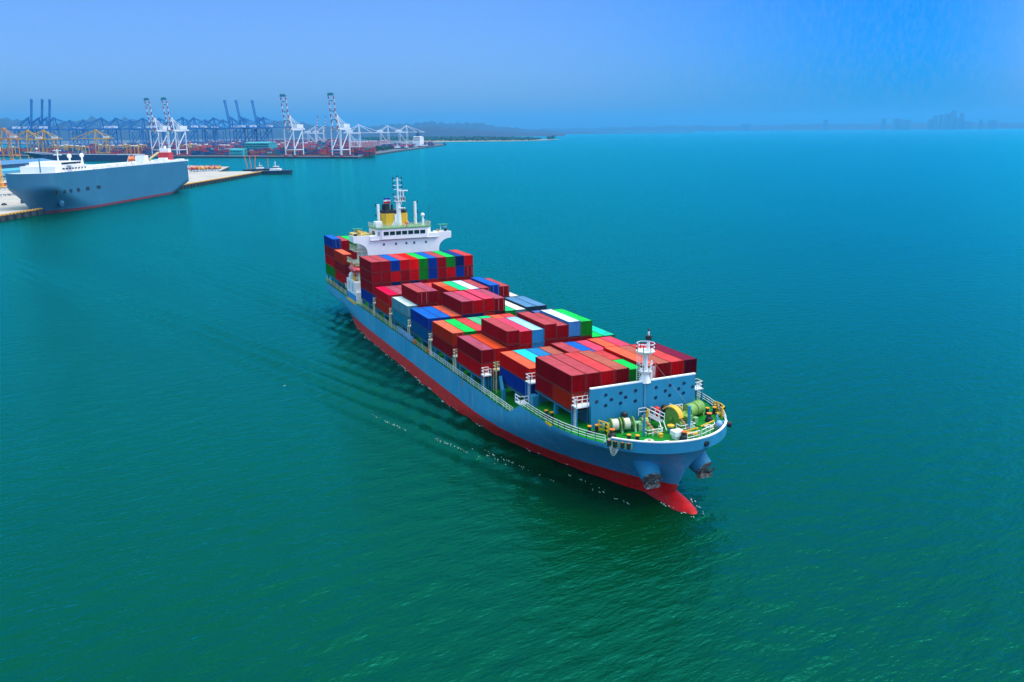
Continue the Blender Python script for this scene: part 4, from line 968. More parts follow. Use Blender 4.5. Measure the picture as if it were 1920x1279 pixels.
# quay apron of the car terminal: deck on a dark wall with fenders
CONC = mat("quay_concrete", (.46,.38,.34), .85, noise=(.05,.15), rust=((.25,.2,.18),.55,.6,.03))
WALL = mat("quay_wall", (.03,.035,.045), .9, noise=(.1,.3))
def quay(pts, ztop, name, top=None):
    f = MB(); f.prism([(p_.x,p_.y) for p_ in pts], -2, ztop, 1); f.m[1] = 0
    o = f.build(name, [top or CONC, WALL]); structure(o)
    return o
pL = at(-60,415,3.6); pR = at(495,321,3.6); dq = (pR-pL).normalized(); nq = Vector((-dq.y,dq.x,0))
if (pL+nq*10-Vector(CAM)).length < (pL-Vector(CAM)).length: nq = -nq
q1 = quay([pL, pR, pR+nq*60, at(430,312.5,3.6), at(300,309,3.6), at(-200,318,3.6)], 3.6, "quay_apron")
f = MB(); Lq = (pR-pL).length
for i in range(int(Lq/9)):
    c = pL+dq*(i*9+3)-nq*.6; f.bb(c.x-.9,c.x+.9,c.y-.9,c.y+.9,-.5,3.0)
tag(f.build("fenders", BLACK), None, None, None, "structure")
f = MB(); 
for i in range(int(Lq/4)): f.bar(pL+dq*(i*4)+nq*.4+Vector((0,0,.2)), pL+dq*(i*4+(2.2 if i < 60 else 4))+nq*.4+Vector((0,0,.2)), 1.5, .9)
tag(f.build("kerb", mat("kerb_yellow",(.70,.34,.02),.6)), None, None, None, "structure")

# parked cars on the apron
CARP = [mat("car_white",(.78,.80,.84),.3), mat("car_silver",(.42,.45,.50),.3), mat("car_dark",(.03,.04,.07),.3)]
def car_mesh(m_):
    b = MB(); b.prism([(-2.2,-.88),(2.2,-.88),(2.2,.88),(-2.2,.88)],.3,.95); 
    b.add([(-1.7,-.82,.95),(1.1,-.82,.95),(1.1,.82,.95),(-1.7,.82,.95),(-1.2,-.7,1.5),(.5,-.7,1.5),(.5,.7,1.5),(-1.2,.7,1.5)],[(4,5,6,7),(0,1,5,4),(1,2,6,5),(2,3,7,6),(3,0,4,7)],1)
    b.bb(-1.2,.5,-.7,.7,1.5,1.54)
    for x in (-1.35,1.35):
        for y in (-.85,.85): b.cyl((x,y-.1,.32),(x,y+.1,.32),.32,.32,10,2)
    return b.mesh("car_body",[m_,GLASS,BLACK])
carm = [car_mesh(m_) for m_ in CARP]
cw = ["white","silver grey","dark"]
def put_car(p_, rz, k, lab, grp):
    o = bpy.data.objects.new("parked_car", carm[k]); col.objects.link(o); o.location = p_; o.rotation_euler = (0,0,rz); tag(o, lab, "car", grp)
rc = random.Random(11); AQ = math.atan2(dq.y,dq.x)
for row, (u0,u1,v) in enumerate(((0,46,322),(0,46,329),(0,44,336),(0,44,344),(0,42,352),(0,40,365))):
    a = at(u0,v+3,3.6); b = at(u1,v,3.6); n = int((b-a).length/3.4)
    for i in range(n):
        k = rc.choice((0,0,0,1)); put_car(a.lerp(b,i/n), AQ+PI/2, k, f"{cw[k]} car parked in the packed rows on the quay left of the car carrier", "cars in rows left of the carrier")
for row, v in enumerate((320.5,322.6)):
    a = at(358,v+.3,3.6); b = at(414,v-2.0,3.6); n = int((b-a).length/4)
    for i in range(n):
        k = rc.choice((0,0,1)); put_car(a.lerp(b,i/n), AQ+PI/2, k, f"{cw[k]} car parked in rows on the pier beside the orange diggers", "cars in rows by the diggers")
p_ = at(8,385,3.6); put_car(p_, AQ, 2, "lone dark car on the pale quay apron by the car carrier's bow", None)
p_ = at(46,381,3.6)
f = MB(); f.lathe((0,0,0),[(2.6,0),(2.4,2.2),(1.2,3.6),(.2,3.8)],12); o = f.build("mooring_buoy", mat("buoy_navy",(.02,.05,.13),.5), None, False, (0,0,0), p_); tag(o, "dark rounded fender lying on the quay edge at the carrier's bow", "fender")
# coach in the car park, red with a pale roof
f = MB(); f.bb(-9,9,-1.4,1.4,.5,3.2); f.bb(-9.02,9.02,-1.42,1.42,1.7,2.5,1); f.bb(-9,9,-1.3,1.3,3.2,3.35,2)
for x in (-6,-1,6): f.cyl((x,-1.4,.55),(x,1.4,.55),.55,.55,10,1)
o = f.build("coach",[REDP,BLACK,WHITE],None,False,(0,0,0),at(9,348.5,3.6)); o.rotation_euler=(0,0,AQ); tag(o,"long red coach parked behind the yellow mast left of the carrier","coach")
# diggers parked on the pier
def digger(p_, rz, m_, lab):
    o = empty("excavator", p_, rz, lab, "excavator", "diggers parked on the pier")
    b = MB(); b.bb(-2.2,2.2,-1.6,-.9,0,1.0); b.bb(-2.2,2.2,.9,1.6,0,1.0); b.build("track",BLACK,o)
    b = MB(); b.bb(-2.4,1.4,-1.4,1.4,1.1,2.6); b.bb(.2,1.7,-1.4,-.2,2.6,3.4); b.build("body",m_,o)
    b = MB(); b.bar((1.2,.3,2),(4.2,.3,5.4),.7); b.bar((4.2,.3,5.4),(6.2,.3,2.2),.55); b.bb(5.6,6.8,-.4,1.0,.6,2.0); b.build("arm",m_,o)
rd = random.Random(2)
for i in range(16):
    k = rd.choice((ORNG,REDP,YEL,ORNG)); nm = {ORNG:"orange",REDP:"red",YEL:"yellow"}[k]
    digger(at(358+3.6*i, 318.4-.10*i+rd.uniform(-.6,.6), 3.6), rd.uniform(0,6.28), k, f"{nm} excavator parked among the diggers on the pier behind the carrier's stern")
# workboat at the pier head
RZB = math.atan2(RT.y, RT.x)
def workboat(p_, rz, L_, lab, cat="workboat", name="workboat", rig=True, grp=None):
    o = empty(name, p_, rz, lab, cat, grp)
    b = MB(); w_ = L_*.15
    pl = [(-L_/2,-w_),(L_*.28,-w_),(L_*.44,-w_*.6),(L_/2,0),(L_*.44,w_*.6),(L_*.28,w_),(-L_/2,w_)]
    n = len(pl); b.add([(x*.95,y*.85,-.5) for x,y in pl]+[(x,y,L_*.075+(.02*L_ if x > L_*.2 else 0)) for x,y in pl],[tuple(range(n,2*n))]+[(i,(i+1)%n,n+(i+1)%n,n+i) for i in range(n)])
    b.build("hull",mat("boat_navy",(.015,.03,.07),.5) if "boat_navy" not in bpy.data.materials else bpy.data.materials["boat_navy"],o)
    b = MB(); h = L_*.075; b.bb(-L_*.05,L_*.2,-w_*.7,w_*.7,h,h+L_*.06); b.bb(.03*L_,L_*.15,-w_*.55,w_*.55,h+L_*.06,h+L_*.12); wh_ = b.build("wheelhouse",WHITE,o)
    b = MB(); b.bb(.025*L_,L_*.155,-w_*.56,w_*.56,h+L_*.08,h+L_*.105); b.build("window",GLASS,wh_)
    b = MB(); b.cyl((L_*.07,0,h+L_*.12),(L_*.07,0,h+L_*.24),L_*.008,L_*.006,6); b.bar((L_*.07,-w_*.4,h+L_*.2),(L_*.07,w_*.4,h+L_*.2),L_*.008); b.build("mast",WHITE,o)
    return o
c = at(512,326.5); workboat(c, RZB, 52, "dark hulled barge with white wheelhouse moored off the pier head", "barge", "barge")
c = at(484,321.5,0); o = workboat(c, RZB+.2, 40, "white workboat with orange lifting masts beside the pier head")
for dx in (-3,0,3.5):
    b = MB(); b.bar((-9+dx*1.5,0,2),(-10+dx*2.2,0,22),.9); b.build("lifting_mast", ORNG, o)
b = MB(); b.bar((14,0,2),(14,0,18),.7); b.build("lifting_mast", ORNG, o)
# yellow mast crane close at the left edge
c = at(3,352,3.6); o = empty("mast_crane", c, AQ, "yellow lattice mast of a quay crane at the far left edge", "crane")
b = MB()
for dx in (-1.6,1.6):
    for dy in (-1.6,1.6): b.bar((dx,dy,0),(dx*.8,dy*.8,46),.55)
for i in range(9):
    z = i*5
    for s_ in (-1,1): b.bar((-1.6,s_*1.6,z),(1.6,s_*1.6,z+5),.35); b.bar((s_*1.6,-1.6,z),(s_*1.6,1.6,z+5),.35)
b.build("lattice_mast",YEL,o)
b = MB(); b.bb(-3,3,-3,3,34,38); b.build("operator_cab",YEL,o)
b = MB(); b.bb(-3.5,3.5,-3.5,3.5,-.2,1.2); b.build("base",YEL,o)

# ------------------------------------------------------------------ container terminal across the water
ZQ = 3.6
def atD(u, D, z=ZQ):
    d = FW+R2*((u-PW/2)/FPX)+U2*((PH/2-245)/FPX); d.z = 0; d.normalize()
    return Vector((CAM[0]+d.x*D, CAM[1]+d.y*D, z))
A0 = at(350,293,ZQ); A1 = at(672,294,ZQ); DQ = (A1-A0).normalized(); NQ = Vector((DQ.y,-DQ.x,0))      # NQ towards the water
AT = math.atan2(DQ.y, DQ.x)
AL = A0-DQ*1500
quay([AL, A1, at(700,289,ZQ), at(745,282.5,ZQ), at(800,275.5,ZQ), at(832,271.5,ZQ), at(828,268,ZQ), at(700,262,ZQ), at(600,258,ZQ), at(200,258,ZQ), at(-300,262,ZQ), AL-NQ*1200], ZQ, "terminal_quay", mat("terminal_asphalt",(.10,.10,.13),.9,noise=(.01,.2)))
q_ = [at(690,290,ZQ), at(760,281,ZQ), at(800,276.5,ZQ)]
CRM = {'white':mat("crane_white",(.74,.76,.80),.5), 'red':mat("crane_red",(.42,.012,.02),.5), 'blue':mat("crane_blue",(.015,.16,.44),.5), 'teal':mat("crane_teal",(.02,.17,.26),.5), 'yellow':mat("crane_yellow",(.66,.36,.02),.5), 'orange':mat("crane_orange",(.68,.26,.03),.5), 'rtg':mat("yard_crane_red",(.60,.10,.09),.5)}  # crane blue brightened, part of the distance haze put into it
def crane(kind, raised, k=1.0, striped=False, stout=1.0):
    body = CRM[kind]; o = empty("gantry_crane", (0,0,0)); g = [body, CRM['red'], CRM['white'], CRM['teal']]
    t = 1.5*stout; Hl = 48
    def fin(b, n, m, par=o):
        b.v = [(x*k,y*k,z*k) for x,y,z in b.v]; q = b.build(n, m, par); return kid(par, q)
    b = MB()
    for x in (-10,10):
        b.bar((x,0,0),(x,0,Hl),t); b.bar((x,-28,0),(x,-28,Hl),t); b.bar((x,0,12),(x,-28,12),t*.8); b.bar((x,0,Hl),(x,-28,Hl),t)
        b.bar((x,-28,Hl-2),(x,-2,14),t*.8)
    for y in (0,-28): b.bar((-10,y,12),(10,y,12),t*.9); b.bar((-10,y,Hl),(10,y,Hl),t*.9)
    fin(b, "portal_frame", body)
    b = MB()
    for x in (-10,10):
        for y in (0,-28): b.bb(x-4,x+4,y-1,y+1,0,2.4)
    fin(b, "bogie", CRM['red'] if kind == 'white' else body)
    b = MB()
    for x in (-3.6,3.6): b.bar((x,2,Hl+1.5),(x,-46,Hl+1.5),1.6*stout,2.2)
    for y in (0,-15,-30,-46): b.bar((-3.6,y,Hl+1.5),(3.6,y,Hl+1.5),1.0)
    fin(b, "trolley_girder", body)
    b = MB(); b.bb(-5,5,-40,-20,Hl+2.8,Hl+10) if kind == 'white' else b.bb(-4,4,-34,-20,Hl+2.8,Hl+7.5); fin(b, "machinery_house", CRM['white'])
    b = MB(); b.bb(-1.6,1.6,-4,-1,Hl-4,Hl); fin(b, "operator_cab", CRM['white'])
    az = Hl+24
    b = MB()
    for x in (-7,7): b.bar((x*1.3,0,Hl),(x*.4,-2,az),t); b.bar((x*.5,-28,Hl+2),(x*.4,-2,az),t*.7)
    b.bb(-4.2,4.2,-4,0,az-1.5,az+1.6); fin(b, "apex_frame", body)
    b = MB(); Lb = 62
    dv = Vector((0,math.cos(math.radians(82)),math.sin(math.radians(82)))) if raised else Vector((0,1,0))
    p0 = Vector((0,2,Hl+1.5)); n = 12; bx = 5.4 if striped and stout == 1 else 3.6
    for i in range(n):
        for x in (-bx,bx):
            mi = (1 if i%2 == 0 else 2) if striped else 0
            b.bar(p0+Vector((x,0,0))+dv*(Lb*i/n), p0+Vector((x,0,0))+dv*(Lb*(i+1)/n), (1.15 if striped else 1.5)*stout, 1.5, mi)
    for i in (0,3,6,9.5,12): b.bar(p0+Vector((-bx,0,0))+dv*(Lb*i/n), p0+Vector((bx,0,0))+dv*(Lb*i/n), 1.3, None, 3 if striped else 0)
    c = p0+dv*(Lb-1.2); b.bar(c-dv*1.2+Vector((-bx-.8,0,0)), c-dv*1.2+Vector((bx+.8,0,0)), 3.2, None, 3 if striped else 0)
    fin(b, "boom", g if striped else [body])
    if not raised:
        b = MB()
        for x in (-3.2,3.2):
            b.bar((x,-2,az),(x,Lb*.55,Hl+2.5),.7*stout); b.bar((x,-2,az),(x,Lb*.95,Hl+2.5),.7*stout); b.bar((x,-2,az),(x,-44,Hl+2.5),.6*stout)
        fin(b, "stay", body)
    else:
        b = MB()
        for x in (-3.2,3.2): b.bar((x,-2,az),(x,-44,Hl+2.5),.6*stout); b.bar((x,-2,az),(x,6,Hl+30),.5*stout)
        fin(b, "stay", body)
    return o
W_UP = crane('white', True, 1.12, True, 1.0); W_DN = crane('white', False, .93, False, 1.0); W_UPF = crane('white', True, .92, True, 1.2)
B_UP = crane('blue', True, 1.27, False, 1.25); B_DN = crane('blue', False, 1.27, False, 1.2); Y_DN = crane('yellow', False, .80, False, 1.15); O_DN = crane('orange', False, .85, False, 1.1)
first = set()
RZV = math.atan2(RT.y, RT.x)       # direction across the view
def put(proto, loc, rz, lab, grp):
    if proto.name not in first: first.add(proto.name); o = proto
    else: o = copy_tree(proto)
    o.location = loc; o.rotation_euler = (0,0,rz); tag(o, lab, "crane", grp)
    return o
# boom runs along local +y: rz = direction - 90 deg
FRONT = math.atan2(NQ.y, NQ.x)-PI/2
for u, lab in ((293,"white crane with raised red striped boom, left of the pair above the carrier's stern"),(325,"white crane with raised red striped boom, right of the pair above the carrier's stern"),
               (545,"white crane with raised red striped boom, standing alone in the middle of the far quay"),(633,"white crane with raised red striped boom, at the right end of the far quay")):
    s_ = None
    best = min(range(-900,460,2), key=lambda s: abs(((A0+DQ*s-NQ*8-Vector(CAM)).dot(R2)/(A0+DQ*s-NQ*8-Vector(CAM)).dot(FW))*FPX+PW/2-u))
    put(W_UP, A0+DQ*best-NQ*8, FRONT, lab, "white cranes with striped booms")
for u, D, lab in ((592,3000,"distant white crane with raised striped boom, left one of the small pair"),(607,3050,"distant white crane with raised striped boom, right one of the small pair")):
    put(W_UPF, atD(u,D), RZV-PI/2, lab, "small distant cranes with striped booms")
for u, D, lab in ((674,2350,"white crane with lowered boom, nearest the right of the striped crane"),(728,2900,"white crane with lowered boom, between the other two lowered white cranes"),(763,2950,"white crane with lowered boom, closest to the white tower on the point")):
    put(W_DN, atD(u,D), RZV-PI/2+.35, lab, "white cranes with lowered booms")
for u, lab in ((57,"tall blue crane with boom straight up, left of the trio above the yellow cranes"),(77,"tall blue crane with boom straight up, middle of the trio above the yellow cranes"),(91,"tall blue crane with boom straight up, right of the trio above the yellow cranes"),
               (434,"blue crane with raised tilted boom, left of the trio in mid terminal"),(455,"blue crane with raised tilted boom, middle of the trio in mid terminal"),(485,"blue crane with raised tilted boom, right of the trio in mid terminal")):
    put(B_UP, atD(u,2700), (RZV+PI/2+.15+PI if u < 100 else RZV+PI/2+.2-.35), lab, "blue cranes with raised booms")
for i, (u, rt, lab) in enumerate(((106,1,"blue crane with lowered boom, just right of the yellow cranes"),(191,0,"blue crane with lowered boom, behind the single yellow crane"),(222,1,"blue crane with lowered boom, right of the single yellow crane"),
        (269,0,"blue crane with lowered boom, left of the striped pair"),(303,1,"blue crane with lowered boom, between the two striped cranes"),(343,0,"blue crane with lowered boom, right of the striped pair"),(367,1,"blue crane with lowered boom, second right of the striped pair"),
        (404,1,"blue crane with lowered boom, left of the raised blue trio"),(462,1,"blue crane with lowered boom, within the raised blue trio"),(497,1,"blue crane with lowered boom, right end of the blue row"))):
    put(B_DN, atD(u,2650+37*i%160), RZV-PI/2 if rt else RZV+PI/2, lab, "blue cranes with lowered booms")
for u, rt, lab in ((132,0,"blue crane with lowered boom, set farther back left of the single yellow crane"),(160,1,"blue crane with lowered boom, set farther back behind the yellow crane's apex"),(245,0,"blue crane with lowered boom, set farther back midway to the striped pair"),
        (322,1,"blue crane with lowered boom, set farther back behind the right striped crane"),(385,0,"blue crane with lowered boom, set farther back midway to the raised trio"),(421,1,"blue crane with lowered boom, set farther back just left of the raised trio")):
    put(B_DN, atD(u,3150), RZV-PI/2 if rt else RZV+PI/2, lab, "blue cranes with lowered booms")
for u, lab in ((50,"yellow crane with lowered boom, left one of the yellow pair"),(80,"yellow crane with lowered boom, right one of the yellow pair"),(178,"yellow crane with lowered boom standing alone above the car carrier")):
    put(Y_DN, atD(u,2080), RZV+PI/2+.1, lab, "yellow gantry cranes")
put(O_DN, atD(6,2000), RZV+PI/2-.3, "orange crane cut by the left edge of the view", None)
# yard cranes
def rtg(m_):
    o = empty("yard_crane", (0,0,0)); b = MB()
    for x in (-5,5):
        for y in (-12,12): b.bar((x,y,0),(x,y,20),1.1)
        b.bar((x,-12,20.5),(x,12,20.5),1.5)
    for y in (-12,12): b.bar((-5,y,1.5),(5,y,1.5),1.4); b.bar((-5,y,20),(5,y,20),1.0)
    kid(o, b.build("portal_frame", m_, o)); b = MB(); b.bb(-4,4,-2,3,20.5,23); kid(o, b.build("trolley", CRM['white'], o)); return o
RT1, RT2 = rtg(CRM['rtg']), rtg(CRM['yellow'])
ry = random.Random(4)
spots = [(u,2350+ry.uniform(0,250),0) for u in (657,662,668,674,680,686,692,698,703)]+[(u,2050+ry.uniform(0,350),0) for u in (372,384,412,418,425,520,528,556,566,573)]+[(u,2500+ry.uniform(0,700),0) for u in (300,312,335,352,398,405,435,448,461,502,512,535,582,596,610,622)]+[(u,2200+ry.uniform(0,400),1) for u in (20,98,112,121,185,198,208,130,141,152,222,232,244,252,262,346,356,364)]+[(716,2700,0),(722,2750,0)]
for u, D, y_ in spots:
    pr_ = RT2 if y_ else RT1; nm = "yellow" if y_ else "red"
    wh = "right of the striped crane at the quay end" if u > 640 else "among the stacks behind the striped cranes" if u > 300 else "behind the car carrier's top"
    o = put(pr_, atD(u,D), AT+PI/2+ry.uniform(-.05,.05), f"small {nm} yard crane {wh}", f"{nm} yard cranes {wh}"); o['category'] = "yard crane"
# stacked containers of the yard
YM = [mat("yard_"+n, c, .6) for n, c in (("maroon",(.24,.012,.03)),("red",(.55,.012,.02)),("navy",(.008,.03,.14)),("blue",(.012,.10,.26)),("teal",(.02,.24,.28)),("rust",(.45,.10,.03)),("grey",(.34,.38,.42)),("green",(.01,.16,.10)))]
YN = ["maroon","red","navy blue","blue","teal","rust orange","grey","green"]
WTS = [5,5,6,5,1.2,2,1,1]
ymesh = []
for m_ in YM:
    b = MB(); b.bb(-6.05,6.05,-1.2,1.2,.12,2.45); 
    for x in (-5.98,5.98):
        for y in (-1.15,1.15): b.bb(x-.1,x+.1,y-.1,y+.1,0,2.59)
    b.bb(-6.0,6.0,-1.18,1.18,2.45,2.5)
    for i in range(14): b.bb(-5.7+.85*i,-5.3+.85*i,-1.24,-1.2,.3,2.4)
    ymesh.append(b.mesh("yard_container", m_))
for i in range(26):
    s = 4+i*17.2+(6 if i%4 == 3 else 0)
    if s > 440: break
    for t in range(ry.choice((4,4,5,5,3))):
        k = ry.choices(range(8), WTS)[0]; p_ = A0+DQ*s-NQ*58; p_.z = ZQ+2.6*t
        near = ("left end" if s < 110 else "left of the middle striped crane" if s < 270 else "between the striped cranes" if s < 400 else "right end")
        o = bpy.data.objects.new("shipping_container", ymesh[k]); col.objects.link(o); o.location = p_; o.rotation_euler = (0,0,AT+PI)
        tag(o, f"{YN[k]} container in the {['bottom','second','third','fourth','fifth'][t]} tier, front row, {near}", "shipping container", f"{YN[k]} quay containers, tier {t+1}, {near}")
b = MB(); cA, sA = math.cos(AT), math.sin(AT)
def ybox(p_, lx, ly, z0, z1, mi):
    vs = []
    for z in (z0,z1):
        for x,y in ((-lx,-ly),(lx,-ly),(lx,ly),(-lx,ly)): vs.append((p_.x+x*cA-y*sA, p_.y+x*sA+y*cA, z))
    b.add(vs,[(4,5,6,7),(0,1,5,4),(1,2,6,5),(2,3,7,6),(3,0,4,7)],mi)
for r_ in range(104):
    dep = 66+r_*(9 if r_ < 14 else 26)
    for i in range(-70, 31):
        s = 4+i*14.3
        if r_ < 14 and ry.random() < .05: continue
        if r_%7 == 6 and r_ < 30 or r_ > 30 and r_%9 > 6: continue
        p_ = A0+DQ*s-NQ*dep
        uu = (p_-Vector(CAM)).dot(R2)/(p_-Vector(CAM)).dot(FW)*FPX+PW/2
        if uu < -60 or uu > 700 or (uu > 655 and dep > 300): continue
        nst = ry.randint(3, 7 if r_ > 20 else 6); kk = ry.choices(range(8), WTS)[0]
        for t in range(nst):
            if ry.random() < .65: kk = ry.choices(range(8), WTS)[0]
            ybox(p_, 6.05, 1.25 if r_ < 14 else 4.5, ZQ+2.6*t+.03, ZQ+2.6*t+2.55, kk)
for u, D, n in ((712,2480,5),(722,2560,6),(735,2600,6),(745,2680,5),(752,2700,6),(770,2800,5),(800,3050,6),(806,3060,5)):
    for j in range(n):
        for t in range(ry.randint(2,5)): ybox(atD(u+ry.uniform(-5,5),D+ry.uniform(-40,40)), 6, 6, ZQ+2.6*t, ZQ+2.6*t+2.55, ry.choice((0,1,2,2,3,3)))
tag(b.build("container_yard", YM), "mass of stacked red, blue and teal containers filling the far terminal", "container stacks", None, "stuff")
# terminal buildings
def shed(u, D, L_, W_, h, m_, lab, rz=None, roof=None):
    o = empty("terminal_building", atD(u,D), AT if rz is None else rz, lab, "building")
    b = MB(); b.bb(-L_/2,L_/2,-W_/2,W_/2,0,h); b.build("wall", m_, o)
    b = MB(); b.add([(-L_/2-.6,-W_/2-.6,h+.02),(L_/2+.6,-W_/2-.6,h+.02),(L_/2+.6,W_/2+.6,h+.02),(-L_/2-.6,W_/2+.6,h+.02),(-L_/2-.6,0,h+W_*.10),(L_/2+.6,0,h+W_*.10)],[(0,1,5,4),(2,3,4,5),(0,4,3),(1,2,5),(3,2,1,0)]); b.build("roof", roof or m_, o)
    b = MB()
    for f_ in range(max(1,int(h/5))): b.bb(-L_/2+2,L_/2-2,-W_/2-.12,-W_/2-.02,2.4+5*f_,4.0+5*f_)
    b.build("window_band", GLASS, o); return o
TEAL = mat("office_teal",(.03,.30,.34),.5); PBL = mat("shed_blue",(.03,.22,.40),.5)
shed(487,2050,66,30,26,TEAL,"stepped teal office block behind the far quay stacks")
shed(445,2020,36,20,13,mat("shed_turquoise",(.03,.42,.44),.5),"low turquoise shed left of the teal office block")
shed(412,2100,70,26,12,PBL,"long flat blue shed left of the turquoise shed")
o = shed(784,2950,26,26,30,WHITE,"white tower like port building with a dark top on the point")
b = MB(); b.bb(-6,6,-6,6,33,42); b.cyl((0,0,42),(0,0,50),3,1,8); b.build("tower_top", mat("tower_navy",(.03,.06,.16),.5), o)
b = MB(); b.bb(-18,-13,-8,8,0,20); b.bb(-14,14,-16,-13,0,14); b.build("annex", WHITE, o)
shed(632,1960,14,10,6,PBL,"tiny pale blue quay office under the last striped crane")
# low shrubs on the revetment at the right of the quay
def clumps(name, pts, r0, r1, n, m_, seed, kind=None, label=None, cat=None):
    rr = random.Random(seed); b = MB()
    for (c, sx, sy, hz) in pts:
        for i in range(n):
            x = c.x+rr.uniform(-sx,sx); y = c.y+rr.uniform(-sy,sy); r_ = rr.uniform(r0,r1); z = c.z+rr.uniform(.2,1)*hz
            a = [Vector((rr.gauss(0,1),rr.gauss(0,1),rr.gauss(0,.8))).normalized()*r_*rr.uniform(.6,1.2) for _ in range(6)]
            b.add([Vector((x,y,z))+q for q in a],[(0,1,2),(3,4,5),(0,3,4),(1,5,2),(0,2,4),(1,3,5)])
    o = b.build(name, m_); tag(o, label, cat, None, kind); return o
LEAF = mat("foliage_dark",(.010,.060,.022),.8,noise=(.02,.4))
for i, u in enumerate((692,700,708,716,724)):
    clumps("shrub", [(atD(u,2120+i*75),14,14,9)], 1.5, 3.2, 140, LEAF, 40+i, None, f"dark green shrub on the revetment, {['first','second','third','fourth','last'][i]} of the row beyond the quay end", "shrub")
# boats along the second quay
for i, (u, v, L_) in enumerate(((742,281.5,70),(760,279.5,50),(776,278,55),(790,276.8,60),(798,275.8,44),(722,284,40))):
    workboat(at(u,v), RZV+.15, L_, f"dark tug boat moored off the far point, {['first from the quay','second','third','fourth','outermost','smallest, beside the quay bend'][i]}", "boat", "tug_boat", True, "tug boats moored off the far point")
c = at(822,272.0); f = MB(); f.bb(-30,30,-6,6,-.5,5); o = f.build("barge", mat("barge_navy",(.02,.05,.12),.6), None, False, (0,0,0), c); o.rotation_euler=(0,0,AT+.3); tag(o,"flat dark barge moored at the tip of the far point","barge")
b = MB(); b.bb(-28,20,-4,4,5,5.6); b.bb(20,28,-4,4,5,11); b.build("deckhouse", PBL, o)
# dark blue ship lying behind the car carrier
pa, pb = at(70,302), at(262,302)
dv = pb-pa; Ls = dv.length
o = empty("cargo_ship", pa, math.atan2(dv.y,dv.x), "dark navy cargo ship with a pale rail lying behind the car carrier", "cargo ship")
b = MB(); Hs = 12
pl = [(-28,0),(-8,-13),(30,-17),(Ls,-17),(Ls,17),(30,17),(-8,13)]; pw = [(2,0),(14,-9),(40,-16),(Ls-4,-16),(Ls-4,16),(40,16),(14,9)]; n = len(pl)
b.add([(x,y,-.5) for x,y in pw]+[(x,y,Hs+(5 if x < 0 else 2 if x < 31 else 0)) for x,y in pl],[tuple(range(n,2*n))]+[(i,(i+1)%n,n+(i+1)%n,n+i) for i in range(n)])
b.build("hull", mat("ship_navy",(.006,.018,.085),.5), o)
b = MB(); hz = [Hs+(5 if x < 0 else 2 if x < 31 else 0) for x,y in pl]
for i in range(n): b.bar((*pl[i],hz[i]+.5),(*pl[(i+1)%n],hz[(i+1)%n]+.5),1.0)
b.build("rail", WHITE, o)
b = MB(); b.bb(40,Ls-60,-12,12,Hs,Hs+2.6); b.build("hatch", mat("hatch_maroon",(.16,.02,.05),.6), o)
b = MB(); b.sph((2,0,Hs+12),2.4,10); b.cyl((2,0,Hs),(2,0,Hs+10),.6,.5,8); b.build("mast", WHITE, o)
shed(-6,1250,190,40,14,mat("shed_navy",(.012,.05,.12),.6),"dark blue transit shed with a pale ridge at the far left",AQ,mat("shed_roof_blue",(.05,.16,.34),.5))
shed(20,1180,150,22,9,mat("shed_skyblue",(.06,.32,.50),.5),"low sky blue shed beside the car park",AQ)

# ------------------------------------------------------------------ far land
HILL = mat("hill_haze_blue",(.012,.022,.065),.9,noise=(.0006,.35))  # blue of the distance haze put into the hill colour
def ridge(u0, u1, D, prof, depth, seed, name="hills"):
    rr = random.Random(seed); ph = [rr.uniform(0,6.28) for _ in range(6)]; b = MB(); N_ = 160; rows = 7; vs = []
    for i in range(N_+1):
        u = u0+(u1-u0)*i/N_
        for j in range(len(prof)-1):
            if prof[j][0] <= u <= prof[j+1][0]:
                t = (u-prof[j][0])/(prof[j+1][0]-prof[j][0]+1e-9); h = prof[j][1]+(prof[j+1][1]-prof[j][1])*(t*t*(3-2*t)); break
        h *= 1+.05*math.sin(u*.11+ph[0])+.04*math.sin(u*.27+ph[1])+.025*math.sin(u*.63+ph[2])
        for r_ in range(rows):
            q = r_/(rows-1); p_ = atD(u, D+depth*(q-.5), 0); p_.z = -1.0+(h+1)*math.sin(PI*min(1,q))**.8*(1+.08*math.sin(u*.4+r_*2+ph[3])) if 0 < r_ < rows-1 else -1
            vs.append(p_)
    b.add(vs,[(i*rows+j,(i+1)*rows+j,(i+1)*rows+j+1,i*rows+j+1) for i in range(N_) for j in range(rows-1)])
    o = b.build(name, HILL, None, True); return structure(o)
ridge(-700,700,10500,[(-700,150),(-200,200),(10,215),(40,205),(80,170),(110,165),(150,205),(190,215),(215,195),(240,205),(290,190),(330,150),(380,140),(440,110),(520,175),(560,165),(600,120),(650,100),(701,60)],2600,1)
ridge(-600,1060,8200,[(-600,80),(60,110),(130,135),(200,120),(300,95),(400,75),(520,85),(600,100),(660,95),(700,70),(780,90),(1061,15)],1600,2)
ridge(660,1300,12500,[(660,90),(720,140),(790,165),(815,178),(850,150),(890,165),(930,110),(1000,62),(1060,24),(1180,8),(1301,4)],2600,3)
ridge(940,2900,20500,[(940,75),(1100,90),(1180,110),(1290,120),(1380,100),(1450,115),(1540,130),(1600,120),(1660,125),(1740,130),(1850,115),(2000,110),(2901,90)],1200,4,"far_shore")
ridge(-1500,-500,9000,[(-1500,90),(-900,160),(-499,150)],1800,5)
SKY_T = mat("tower_haze_blue",(.14,.26,.42),.8)  # tower colour lightened and blued to carry the far haze
